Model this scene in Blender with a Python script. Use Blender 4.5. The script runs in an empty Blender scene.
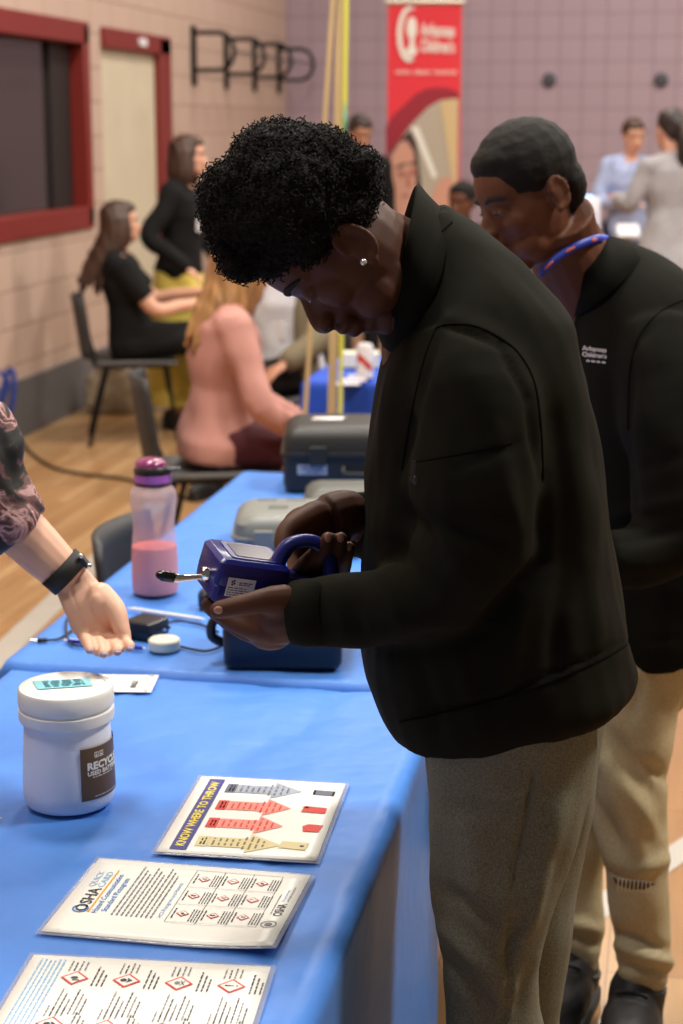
import bpy, math, random
from mathutils import Vector, Matrix, noise
random.seed(7)
SC = bpy.context.scene
COL = SC.collection
PI = math.pi
V = Vector
# ------------------------------------------------------------------ camera geometry
FPX, CX, CY, HZ, CAMZ = 1750.0, 341.5, 512.0, 125.0, 1.69
PIT = math.atan((CY-HZ)/FPX)
CP, SP = math.cos(PIT), math.sin(PIT)
YAW = math.radians(10.7)
RY = Matrix.Rotation(YAW, 4, 'Z')
RYI = RY.inverted()
def ray(x, y):
    k = CY-y
    return V((x-CX, FPX*CP+k*SP, -FPX*SP+k*CP))
def P(x, y, D):                 # photo point at forward distance D (viewing frame, metres)
    d = ray(x, y)
    return V((d.x/d.y*D, D, CAMZ+d.z/d.y*D))
def G(x, y, z=0.0):             # photo point on the horizontal plane z
    d = ray(x, y); t = (CAMZ-z)/-d.z
    return V((d.x*t, d.y*t, z))
def R2C(x, y, z=0.0):           # room frame -> viewing frame
    return RYI @ V((x, y, z))
def W(p): return RY @ V(p)
def MPP(p): return (p.y*CP+(CAMZ-p.z)*SP)/FPX   # metres per pixel
# ------------------------------------------------------------------ materials
MATS = {}
def mat(name, col, rough=.6, metal=0.0, spec=.5, bump=None, vary=None, alpha=None, trans=0, sheen=0, emit=None, coat=0):
    if name in MATS: return MATS[name]
    m = bpy.data.materials.new(name); m.use_nodes = True
    nt = m.node_tree; b = nt.nodes['Principled BSDF']
    b.inputs['Base Color'].default_value = (*col, 1)
    b.inputs['Roughness'].default_value = rough
    b.inputs['Metallic'].default_value = metal
    b.inputs['Specular IOR Level'].default_value = spec
    if trans: b.inputs['Transmission Weight'].default_value = trans
    if alpha is not None: b.inputs['Alpha'].default_value = alpha
    if sheen: b.inputs['Sheen Weight'].default_value = sheen; b.inputs['Sheen Roughness'].default_value = .5
    if coat: b.inputs['Coat Weight'].default_value = coat
    if emit: b.inputs['Emission Color'].default_value = (*emit[0], 1); b.inputs['Emission Strength'].default_value = emit[1]
    tc = nt.nodes.new('ShaderNodeTexCoord')
    def nz(scale, det=3, stretch=None):
        n = nt.nodes.new('ShaderNodeTexNoise'); n.inputs['Scale'].default_value = scale; n.inputs['Detail'].default_value = det
        if stretch:
            mp = nt.nodes.new('ShaderNodeMapping'); mp.inputs['Scale'].default_value = stretch
            nt.links.new(tc.outputs['Object'], mp.inputs['Vector']); nt.links.new(mp.outputs[0], n.inputs['Vector'])
        else: nt.links.new(tc.outputs['Object'], n.inputs['Vector'])
        return n
    if vary:      # (scale, amount[, stretch][, second colour])
        n = nz(vary[0], 4, vary[2] if len(vary) > 2 else None)
        r = nt.nodes.new('ShaderNodeValToRGB')
        c2 = vary[3] if len(vary) > 3 else tuple(max(0, c*(1-vary[1])) for c in col)
        c3 = col if len(vary) > 3 else tuple(min(1, c*(1+vary[1])) for c in col)
        r.color_ramp.elements[0].position = .35; r.color_ramp.elements[1].position = .65
        r.color_ramp.elements[0].color = (*c2, 1); r.color_ramp.elements[1].color = (*c3, 1)
        nt.links.new(n.outputs['Fac'], r.inputs[0]); nt.links.new(r.outputs[0], b.inputs['Base Color'])
    if bump:      # (scale, strength, distance[, stretch])
        n = nz(bump[0], 3, bump[3] if len(bump) > 3 else None)
        bp = nt.nodes.new('ShaderNodeBump'); bp.inputs['Strength'].default_value = bump[1]; bp.inputs['Distance'].default_value = bump[2]
        nt.links.new(n.outputs['Fac'], bp.inputs['Height']); nt.links.new(bp.outputs[0], b.inputs['Normal'])
    MATS[name] = m
    return m
def srgb(r, g, b):
    return tuple(((c/255)/12.92 if c/255 <= .04045 else (((c/255)+.055)/1.055)**2.4) for c in (r, g, b))
def ramp_mat(name, scale, stops, rough=.8, dist=0.0, det=2):
    m = bpy.data.materials.new(name); m.use_nodes = True; nt = m.node_tree; b = nt.nodes['Principled BSDF']
    b.inputs['Roughness'].default_value = rough
    tc = nt.nodes.new('ShaderNodeTexCoord'); n = nt.nodes.new('ShaderNodeTexNoise')
    n.inputs['Scale'].default_value = scale; n.inputs['Detail'].default_value = det; n.inputs['Distortion'].default_value = dist
    nt.links.new(tc.outputs['Object'], n.inputs['Vector'])
    r = nt.nodes.new('ShaderNodeValToRGB'); r.color_ramp.interpolation = 'EASE'
    e = r.color_ramp.elements
    e[0].position, e[0].color = stops[0][0], (*stops[0][1], 1)
    e[1].position, e[1].color = stops[-1][0], (*stops[-1][1], 1)
    for p, c in stops[1:-1]:
        x = e.new(p); x.color = (*c, 1)
    nt.links.new(n.outputs['Fac'], r.inputs[0]); nt.links.new(r.outputs[0], b.inputs['Base Color'])
    MATS[name] = m
    return m
def block_mat(name, col, mortar, axis, bw, offset, speck):
    m = bpy.data.materials.new(name); m.use_nodes = True; nt = m.node_tree; b = nt.nodes['Principled BSDF']
    b.inputs['Roughness'].default_value = .55
    tc = nt.nodes.new('ShaderNodeTexCoord'); sx = nt.nodes.new('ShaderNodeSeparateXYZ'); cx = nt.nodes.new('ShaderNodeCombineXYZ')
    nt.links.new(tc.outputs['Object'], sx.inputs[0])
    nt.links.new(sx.outputs[axis], cx.inputs[0]); nt.links.new(sx.outputs[2], cx.inputs[1])
    br = nt.nodes.new('ShaderNodeTexBrick'); br.offset = offset
    br.inputs['Scale'].default_value = 1; br.inputs['Brick Width'].default_value = bw; br.inputs['Row Height'].default_value = .2032
    br.inputs['Mortar Size'].default_value = .0055; br.inputs['Mortar Smooth'].default_value = .6
    br.inputs['Color1'].default_value = (*col, 1); br.inputs['Color2'].default_value = (*[c*.96 for c in col], 1); br.inputs['Mortar'].default_value = (*mortar, 1)
    nt.links.new(cx.outputs[0], br.inputs['Vector'])
    n = nt.nodes.new('ShaderNodeTexNoise'); n.inputs['Scale'].default_value = speck; nt.links.new(tc.outputs['Object'], n.inputs['Vector'])
    mx = nt.nodes.new('ShaderNodeMix'); mx.data_type = 'RGBA'; mx.blend_type = 'MULTIPLY'; mx.inputs['Factor'].default_value = .35
    nt.links.new(br.outputs['Color'], mx.inputs['A']); nt.links.new(n.outputs['Color'], mx.inputs['B'])
    hv = nt.nodes.new('ShaderNodeMix'); hv.data_type = 'RGBA'; hv.inputs['Factor'].default_value = .8
    nt.links.new(mx.outputs['Result'], hv.inputs['A']); nt.links.new(br.outputs['Color'], hv.inputs['B'])
    nt.links.new(hv.outputs['Result'], b.inputs['Base Color'])
    bp = nt.nodes.new('ShaderNodeBump'); bp.inputs['Strength'].default_value = .5; bp.inputs['Distance'].default_value = .004; bp.invert = True
    nt.links.new(br.outputs['Fac'], bp.inputs['Height']); nt.links.new(bp.outputs[0], b.inputs['Normal'])
    return m
def wood_floor_mat():
    m = bpy.data.materials.new('gym_floor'); m.use_nodes = True; nt = m.node_tree; b = nt.nodes['Principled BSDF']
    b.inputs['Roughness'].default_value = .28; b.inputs['Specular IOR Level'].default_value = .5
    tc = nt.nodes.new('ShaderNodeTexCoord'); mp = nt.nodes.new('ShaderNodeMapping'); mp.inputs['Rotation'].default_value = (0, 0, math.radians(90))
    nt.links.new(tc.outputs['Object'], mp.inputs[0])
    br = nt.nodes.new('ShaderNodeTexBrick'); br.offset = .37
    br.inputs['Scale'].default_value = 1; br.inputs['Brick Width'].default_value = .9; br.inputs['Row Height'].default_value = .057
    br.inputs['Mortar Size'].default_value = .0012; br.inputs['Bias'].default_value = .0
    br.inputs['Color1'].default_value = (*srgb(190, 152, 106), 1); br.inputs['Color2'].default_value = (*srgb(166, 122, 76), 1)
    br.inputs['Mortar'].default_value = (*srgb(120, 74, 36), 1)
    nt.links.new(mp.outputs[0], br.inputs['Vector'])
    n = nt.nodes.new('ShaderNodeTexNoise'); n.inputs['Scale'].default_value = 4; n.inputs['Detail'].default_value = 4
    m2 = nt.nodes.new('ShaderNodeMapping'); m2.inputs['Scale'].default_value = (9, .8, 1); nt.links.new(tc.outputs['Object'], m2.inputs[0]); nt.links.new(m2.outputs[0], n.inputs['Vector'])
    mx = nt.nodes.new('ShaderNodeMix'); mx.data_type = 'RGBA'; mx.blend_type = 'MULTIPLY'; mx.inputs['Factor'].default_value = .35
    nt.links.new(br.outputs['Color'], mx.inputs['A']); nt.links.new(n.outputs['Fac'], mx.inputs['B'])
    nt.links.new(mx.outputs['Result'], b.inputs['Base Color'])
    return m
# ------------------------------------------------------------------ mesh builder
class MB:
    def __init__(s): s.v = []; s.f = []; s.m = []
    def add(s, vs, fs, mi=0):
        o = len(s.v); s.v += [V(p) for p in vs]; s.f += [tuple(i+o for i in f) for f in fs]; s.m += [mi]*len(fs); return s
    def box(s, c, sx, sy, sz, ax=None, mi=0, taper=1.0):
        ax = ax or (V((1, 0, 0)), V((0, 1, 0)), V((0, 0, 1))); c = V(c)
        vs = []
        for k in (-1, 1):
            t = taper if k > 0 else 1
            for a, b in ((-1, -1), (1, -1), (1, 1), (-1, 1)):
                vs.append(c+ax[0]*(a*sx/2*t)+ax[1]*(b*sy/2*t)+ax[2]*(k*sz/2))
        return s.add(vs, [(3, 2, 1, 0), (4, 5, 6, 7), (0, 1, 5, 4), (1, 2, 6, 5), (2, 3, 7, 6), (3, 0, 4, 7)], mi)
    def rbox(s, c, sx, sy, sz, r, ax=None, mi=0, n=5, levels=((0, 0), (1, 0))):
        # rounded-rectangle prism; levels: (height fraction, inset)
        ax = ax or (V((1, 0, 0)), V((0, 1, 0)), V((0, 0, 1))); c = V(c)
        vs = []; N = 4*(n+1)
        for h, ins in levels:
            hx, hy = sx/2-ins, sy/2-ins; rr = max(r-ins*.5, .0005)
            for q, (qx, qy) in enumerate(((1, 1), (-1, 1), (-1, -1), (1, -1))):
                for i in range(n+1):
                    a = (q+i/n)*PI/2
                    vs.append(c+ax[0]*(qx*(hx-rr)+rr*math.cos(a))+ax[1]*(qy*(hy-rr)+rr*math.sin(a))+ax[2]*((h-.5)*sz))
        fs = [tuple(range(N-1, -1, -1))]
        L = len(levels)
        for l in range(L-1):
            for i in range(N):
                j = (i+1) % N
                fs.append((l*N+i, l*N+j, (l+1)*N+j, (l+1)*N+i))
        fs.append(tuple((L-1)*N+i for i in range(N)))
        return s.add(vs, fs, mi)
    def rings(s, rs, caps=True, mi=0, closed=True):
        N = len(rs[0]); vs = [p for r in rs for p in r]; fs = []
        for l in range(len(rs)-1):
            for i in range(N if closed else N-1):
                j = (i+1) % N
                fs.append((l*N+i, l*N+j, (l+1)*N+j, (l+1)*N+i))
        if caps:
            fs.append(tuple(range(N-1, -1, -1))); fs.append(tuple((len(rs)-1)*N+i for i in range(N)))
        return s.add(vs, fs, mi)
    def ell(s, c, r, ax=None, mi=0, nu=16, nv=10):
        ax = ax or (V((1, 0, 0)), V((0, 1, 0)), V((0, 0, 1))); c = V(c)
        if not hasattr(r, '__len__'): r = (r, r, r)
        rs = []
        for j in range(nv+1):
            t = -PI/2+PI*max(.02, min(.98, j/nv)); rs.append([c+ax[0]*(r[0]*math.cos(t)*math.cos(2*PI*i/nu))+ax[1]*(r[1]*math.cos(t)*math.sin(2*PI*i/nu))+ax[2]*(r[2]*math.sin(t)) for i in range(nu)])
        return s.rings(rs, mi=mi)
    def tube(s, pts, rad, n=10, mi=0, caps=True, round_caps=False, flat=None, sm=True):
        # tube through points; rad float or list; flat=(axis vector, factor) squashes the section along axis
        pts = [V(p) for p in pts]
        rad = [rad]*len(pts) if not hasattr(rad, '__len__') else list(rad)
        if sm and len(pts) > 2: pts, rad = smooth_path(pts, rad)
        if round_caps:
            for end in (0, -1):
                d = (pts[0]-pts[1]).normalized() if end == 0 else (pts[-1]-pts[-2]).normalized()
                p0, r0 = pts[end], rad[end]
                ex = [(p0+d*(r0*math.sin(a)), r0*math.cos(a)) for a in (.5, .95, 1.3, 1.5)]
                if end == 0:
                    pts = [e[0] for e in reversed(ex)]+pts; rad = [max(e[1], r0*.06) for e in reversed(ex)]+rad
                else:
                    pts = pts+[e[0] for e in ex]; rad = rad+[max(e[1], r0*.06) for e in ex]
        up = None; rs = []
        for i, p in enumerate(pts):
            t = (pts[min(i+1, len(pts)-1)]-pts[max(i-1, 0)])
            if t.length < 1e-9: t = V((0, 0, 1))
            t.normalize()
            if up is None:
                up = V((0, 0, 1)) if abs(t.z) < .9 else V((1, 0, 0))
            u = (up-t*up.dot(t))
            if u.length < 1e-6: u = t.orthogonal()
            u.normalize(); w = t.cross(u); up = u
            ring = []
            for k in range(n):
                a = 2*PI*k/n; o = (u*math.cos(a)+w*math.sin(a))*rad[i]
                if flat: o = o-flat[0]*(o.dot(flat[0])*(1-flat[1]))
                ring.append(p+o)
            rs.append(ring)
        return s.rings(rs, caps=caps, mi=mi)
    def lathe(s, c, prof, n=32, ax=None, mi=0):
        ax = ax or (V((1, 0, 0)), V((0, 1, 0)), V((0, 0, 1))); c = V(c)
        rs = [[c+ax[0]*(r*math.cos(2*PI*i/n))+ax[1]*(r*math.sin(2*PI*i/n))+ax[2]*h for i in range(n)] for r, h in prof]
        return s.rings(rs, mi=mi)
    def quad(s, a, b, c, d, mi=0): return s.add([a, b, c, d], [(0, 1, 2, 3)], mi)
    def poly(s, pts, mi=0): return s.add(pts, [tuple(range(len(pts)))], mi)
    def prism(s, pts, d, mi=0):
        n = len(pts); d = V(d); pts = [V(p) for p in pts]
        return s.add(pts+[p+d for p in pts], [tuple(range(n-1, -1, -1)), tuple(range(n, 2*n))]+[(i, (i+1) % n, (i+1) % n+n, i+n) for i in range(n)], mi)
def smooth_path(pts, rad, sub=4):
    op, orr = [], []
    n = len(pts)
    for i in range(n-1):
        p0, p1, p2, p3 = pts[max(i-1, 0)], pts[i], pts[i+1], pts[min(i+2, n-1)]
        r0, r1, r2, r3 = rad[max(i-1, 0)], rad[i], rad[i+1], rad[min(i+2, n-1)]
        for k in range(sub):
            t = k/sub; f = lambda a, b, c, d: .5*((2*b)+(c-a)*t+(2*a-5*b+4*c-d)*t*t+(3*b-a-3*c+d)*t*t*t)
            op.append(f(p0, p1, p2, p3)); orr.append(max(f(r0, r1, r2, r3), min(r1, r2)*.7))
    op.append(pts[-1]); orr.append(rad[-1])
    return op, orr
# ------------------------------------------------------------------ objects
def tag(o, label=None, cat=None, group=None, kind=None):
    if label: o['label'] = label
    if cat: o['category'] = cat
    if group: o['group'] = group
    if kind: o['kind'] = kind
    return o
def root(name, label, cat, at, rz=YAW, group=None):      # at: viewing-frame point
    o = bpy.data.objects.new(name, None); COL.objects.link(o); o.empty_display_size = .1
    o.location = W(at); o.rotation_euler = (0, 0, rz)
    return tag(o, label, cat, group)
def frame_of(o):
    if o is None: return Matrix.Identity(4)
    m = Matrix.Translation(o.location) @ o.rotation_euler.to_matrix().to_4x4()
    return frame_of(o.parent) @ m
def mesh_from(name, vs, fs, ms, mats, smooth=True, sharp=40):
    me = bpy.data.meshes.new(name); me.from_pydata([tuple(v) for v in vs], [], fs)
    for m in mats: me.materials.append(m)
    if ms is not None and len(mats) > 1: me.polygons.foreach_set('material_index', ms)
    me.polygons.foreach_set('use_smooth', [smooth]*len(me.polygons))
    me.update()
    if smooth and sharp: me.set_sharp_from_angle(angle=math.radians(sharp))
    return me
def obj(name, mb, mats, parent=None, at=None, room=False, label=None, cat=None, group=None, kind=None, bevel=0, sharp=40, smooth=True, solid=0, subsurf=0, rz=YAW, seg=2):
    if not isinstance(mats, (list, tuple)): mats = [mats]
    vs = mb.v
    wv = vs if room else [RY @ v for v in vs]
    if parent is not None:
        inv = frame_of(parent).inverted(); loc, rzz = V((0, 0, 0)), 0
        vs = [inv @ v for v in wv]
    else:
        if at is None:
            xs = [v.x for v in wv]; ys = [v.y for v in wv]; zs = [v.z for v in wv]
            loc = V(((min(xs)+max(xs))/2, (min(ys)+max(ys))/2, min(zs)))
        else: loc = V(at) if room else W(at)
        rzz = 0 if room else rz
        inv = (Matrix.Translation(loc) @ Matrix.Rotation(rzz, 4, 'Z')).inverted()
        vs = [inv @ v for v in wv]
    me = mesh_from(name, vs, mb.f, mb.m, mats, smooth, sharp)
    o = bpy.data.objects.new(name, me); COL.objects.link(o)
    if parent is not None: o.parent = parent
    else: o.location = loc; o.rotation_euler = (0, 0, rzz)
    if bevel:
        b = o.modifiers.new('bevel', 'BEVEL'); b.width = bevel; b.segments = seg; b.limit_method = 'ANGLE'; b.angle_limit = math.radians(40)
    if solid:
        b = o.modifiers.new('solid', 'SOLIDIFY'); b.thickness = solid; b.offset = 0
    if subsurf:
        b = o.modifiers.new('sub', 'SUBSURF'); b.levels = subsurf; b.render_levels = subsurf
    return tag(o, label, cat, group, kind)
def blob_mesh(mb, voxel, smooth=4, fac=.6):
    me = bpy.data.meshes.new('tmp'); me.from_pydata([tuple(v) for v in mb.v], [], mb.f); me.update()
    o = bpy.data.objects.new('tmp', me); COL.objects.link(o)
    r = o.modifiers.new('r', 'REMESH'); r.mode = 'VOXEL'; r.voxel_size = voxel
    if smooth:
        s = o.modifiers.new('s', 'SMOOTH'); s.factor = fac; s.iterations = smooth
    dg = bpy.context.evaluated_depsgraph_get()
    ev = o.evaluated_get(dg); m2 = bpy.data.meshes.new_from_object(ev)
    bpy.data.objects.remove(o); bpy.data.meshes.remove(me)
    return m2
def blob(name, mb, mats, parent, voxel=.01, smooth=4, folds=None, wob=None, shape=None, fac=.6, label=None, paint=None, fold_amp=1.0):
    # union of overlapping closed shapes, smoothed to one continuous skin; folds are creases pressed into it
    m2 = blob_mesh(mb, voxel, smooth, fac)
    nv = len(m2.vertices)
    co = [v.co.copy() for v in m2.vertices]; no = [v.normal.copy() for v in m2.vertices]
    if folds: folds = [(a_, b_, w_, m_*fold_amp) for a_, b_, w_, m_ in folds]
    if folds or wob or shape:
        for i in range(nv):
            p, n = co[i], no[i]; d = 0
            if wob: d += wob[1]*noise.noise(p*wob[0])
            if folds and n.y < .35:
                q = to_px(p)
                w8 = min(1, (.35-n.y)/.35)
                for (a, b, w, amp) in folds:
                    abx, aby = b[0]-a[0], b[1]-a[1]; L2 = abx*abx+aby*aby
                    t = ((q[0]-a[0])*abx+(q[1]-a[1])*aby)/L2
                    tt = max(0, min(1, t)); dx, dy = q[0]-a[0]-abx*tt, q[1]-a[1]-aby*tt
                    dd = (dx*dx+dy*dy)/(w*w)
                    if dd < 6: d += amp*math.exp(-dd)*(1-.6*abs(2*tt-1)**2)*w8
            if shape: d += shape(p, n)
            co[i] = p+n*d
    if not isinstance(mats, (list, tuple)): mats = [mats]
    inv = frame_of(parent).inverted()
    for i in range(nv): m2.vertices[i].co = inv @ (RY @ co[i])
    m2.materials.clear()
    for m in mats: m2.materials.append(m)
    if paint:
        for pl in m2.polygons:
            c = V((0, 0, 0))
            for k in pl.vertices: c += co[k]
            pl.material_index = paint(c/len(pl.vertices))
    m2.polygons.foreach_set('use_smooth', [True]*len(m2.polygons)); m2.update(); m2.name = name
    o = bpy.data.objects.new(name, m2); COL.objects.link(o); o.parent = parent
    return tag(o, label)
def to_px(p):
    y, z = p.y, p.z-CAMZ
    zc = y*CP-z*SP; up = y*SP+z*CP
    return (CX+p.x/zc*FPX, CY-up/zc*FPX)
# ------------------------------------------------------------------ lettering
_tc = {}
def glyphs(s, bold=0.0):
    k = (s, bold)
    if k in _tc: return _tc[k]
    cu = bpy.data.curves.new('t', 'FONT'); cu.body = s; cu.size = 1; cu.resolution_u = 2; cu.fill_mode = 'FRONT'; cu.offset = bold
    o = bpy.data.objects.new('t', cu); COL.objects.link(o)
    dg = bpy.context.evaluated_depsgraph_get(); me = bpy.data.meshes.new_from_object(o.evaluated_get(dg))
    vs = [(v.co.x, v.co.y) for v in me.vertices]; fs = [tuple(p.vertices) for p in me.polygons]
    bpy.data.objects.remove(o); bpy.data.curves.remove(cu); bpy.data.meshes.remove(me)
    xs = [v[0] for v in vs]; x0 = min(xs); w = max(xs)-x0
    vs = [(v[0]-x0, v[1]) for v in vs]
    _tc[k] = (vs, fs, w)
    return _tc[k]
def text(mb, fn, s, x, y, h, width=None, mi=0, bold=0.0, rot=0):   # fn maps sheet (x,y) to 3-D
    vs, fs, w = glyphs(s, bold); sx = h*1.38 if width is None else width/w; sy = h*1.38
    c, d = math.cos(rot), math.sin(rot)
    mb.add([fn(x+vx*sx*c-vy*sy*d, y+vx*sx*d+vy*sy*c) for vx, vy in vs], fs, mi)
def rect(mb, fn, x, y, w, h, mi=0): mb.quad(fn(x, y), fn(x+w, y), fn(x+w, y+h), fn(x, y+h), mi)
def dashes(mb, fn, x, y, w, h, mi=0, words=None):
    rnd = random; cx = x
    while cx < x+w:
        l = rnd.uniform(2.0, 6.0)*h; l = min(l, x+w-cx)
        if l > h*.5: rect(mb, fn, cx, y, l, h, mi)
        cx += l+h*1.1
def line(mb, fn, x0, y0, x1, y1, t, mi=0):
    dx, dy = x1-x0, y1-y0; L = math.hypot(dx, dy); nx, ny = -dy/L*t/2, dx/L*t/2
    mb.quad(fn(x0+nx, y0+ny), fn(x0-nx, y0-ny), fn(x1-nx, y1-ny), fn(x1+nx, y1+ny), mi)
def disc(mb, fn, cx, cy, rx, ry=None, mi=0, n=20, a0=0, a1=2*PI):
    ry = ry or rx
    mb.poly([fn(cx+rx*math.cos(a0+(a1-a0)*i/n), cy+ry*math.sin(a0+(a1-a0)*i/n)) for i in range(n if a1-a0 > 6.2 else n+1)], mi)
def arc(mb, fn, cx, cy, r0, r1, a0, a1, mi=0, n=20):
    for i in range(n):
        a, b = a0+(a1-a0)*i/n, a0+(a1-a0)*(i+1)/n
        mb.quad(fn(cx+r0*math.cos(a), cy+r0*math.sin(a)), fn(cx+r1*math.cos(a), cy+r1*math.sin(a)), fn(cx+r1*math.cos(b), cy+r1*math.sin(b)), fn(cx+r0*math.cos(b), cy+r0*math.sin(b)), mi)
def sheet_fn(o, u, v, n, lift=.0006, bend=0, ln=1):
    o, u, v, n = V(o), V(u), V(v), V(n)
    return lambda x, y: o+u*x+v*y+n*lift

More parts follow.
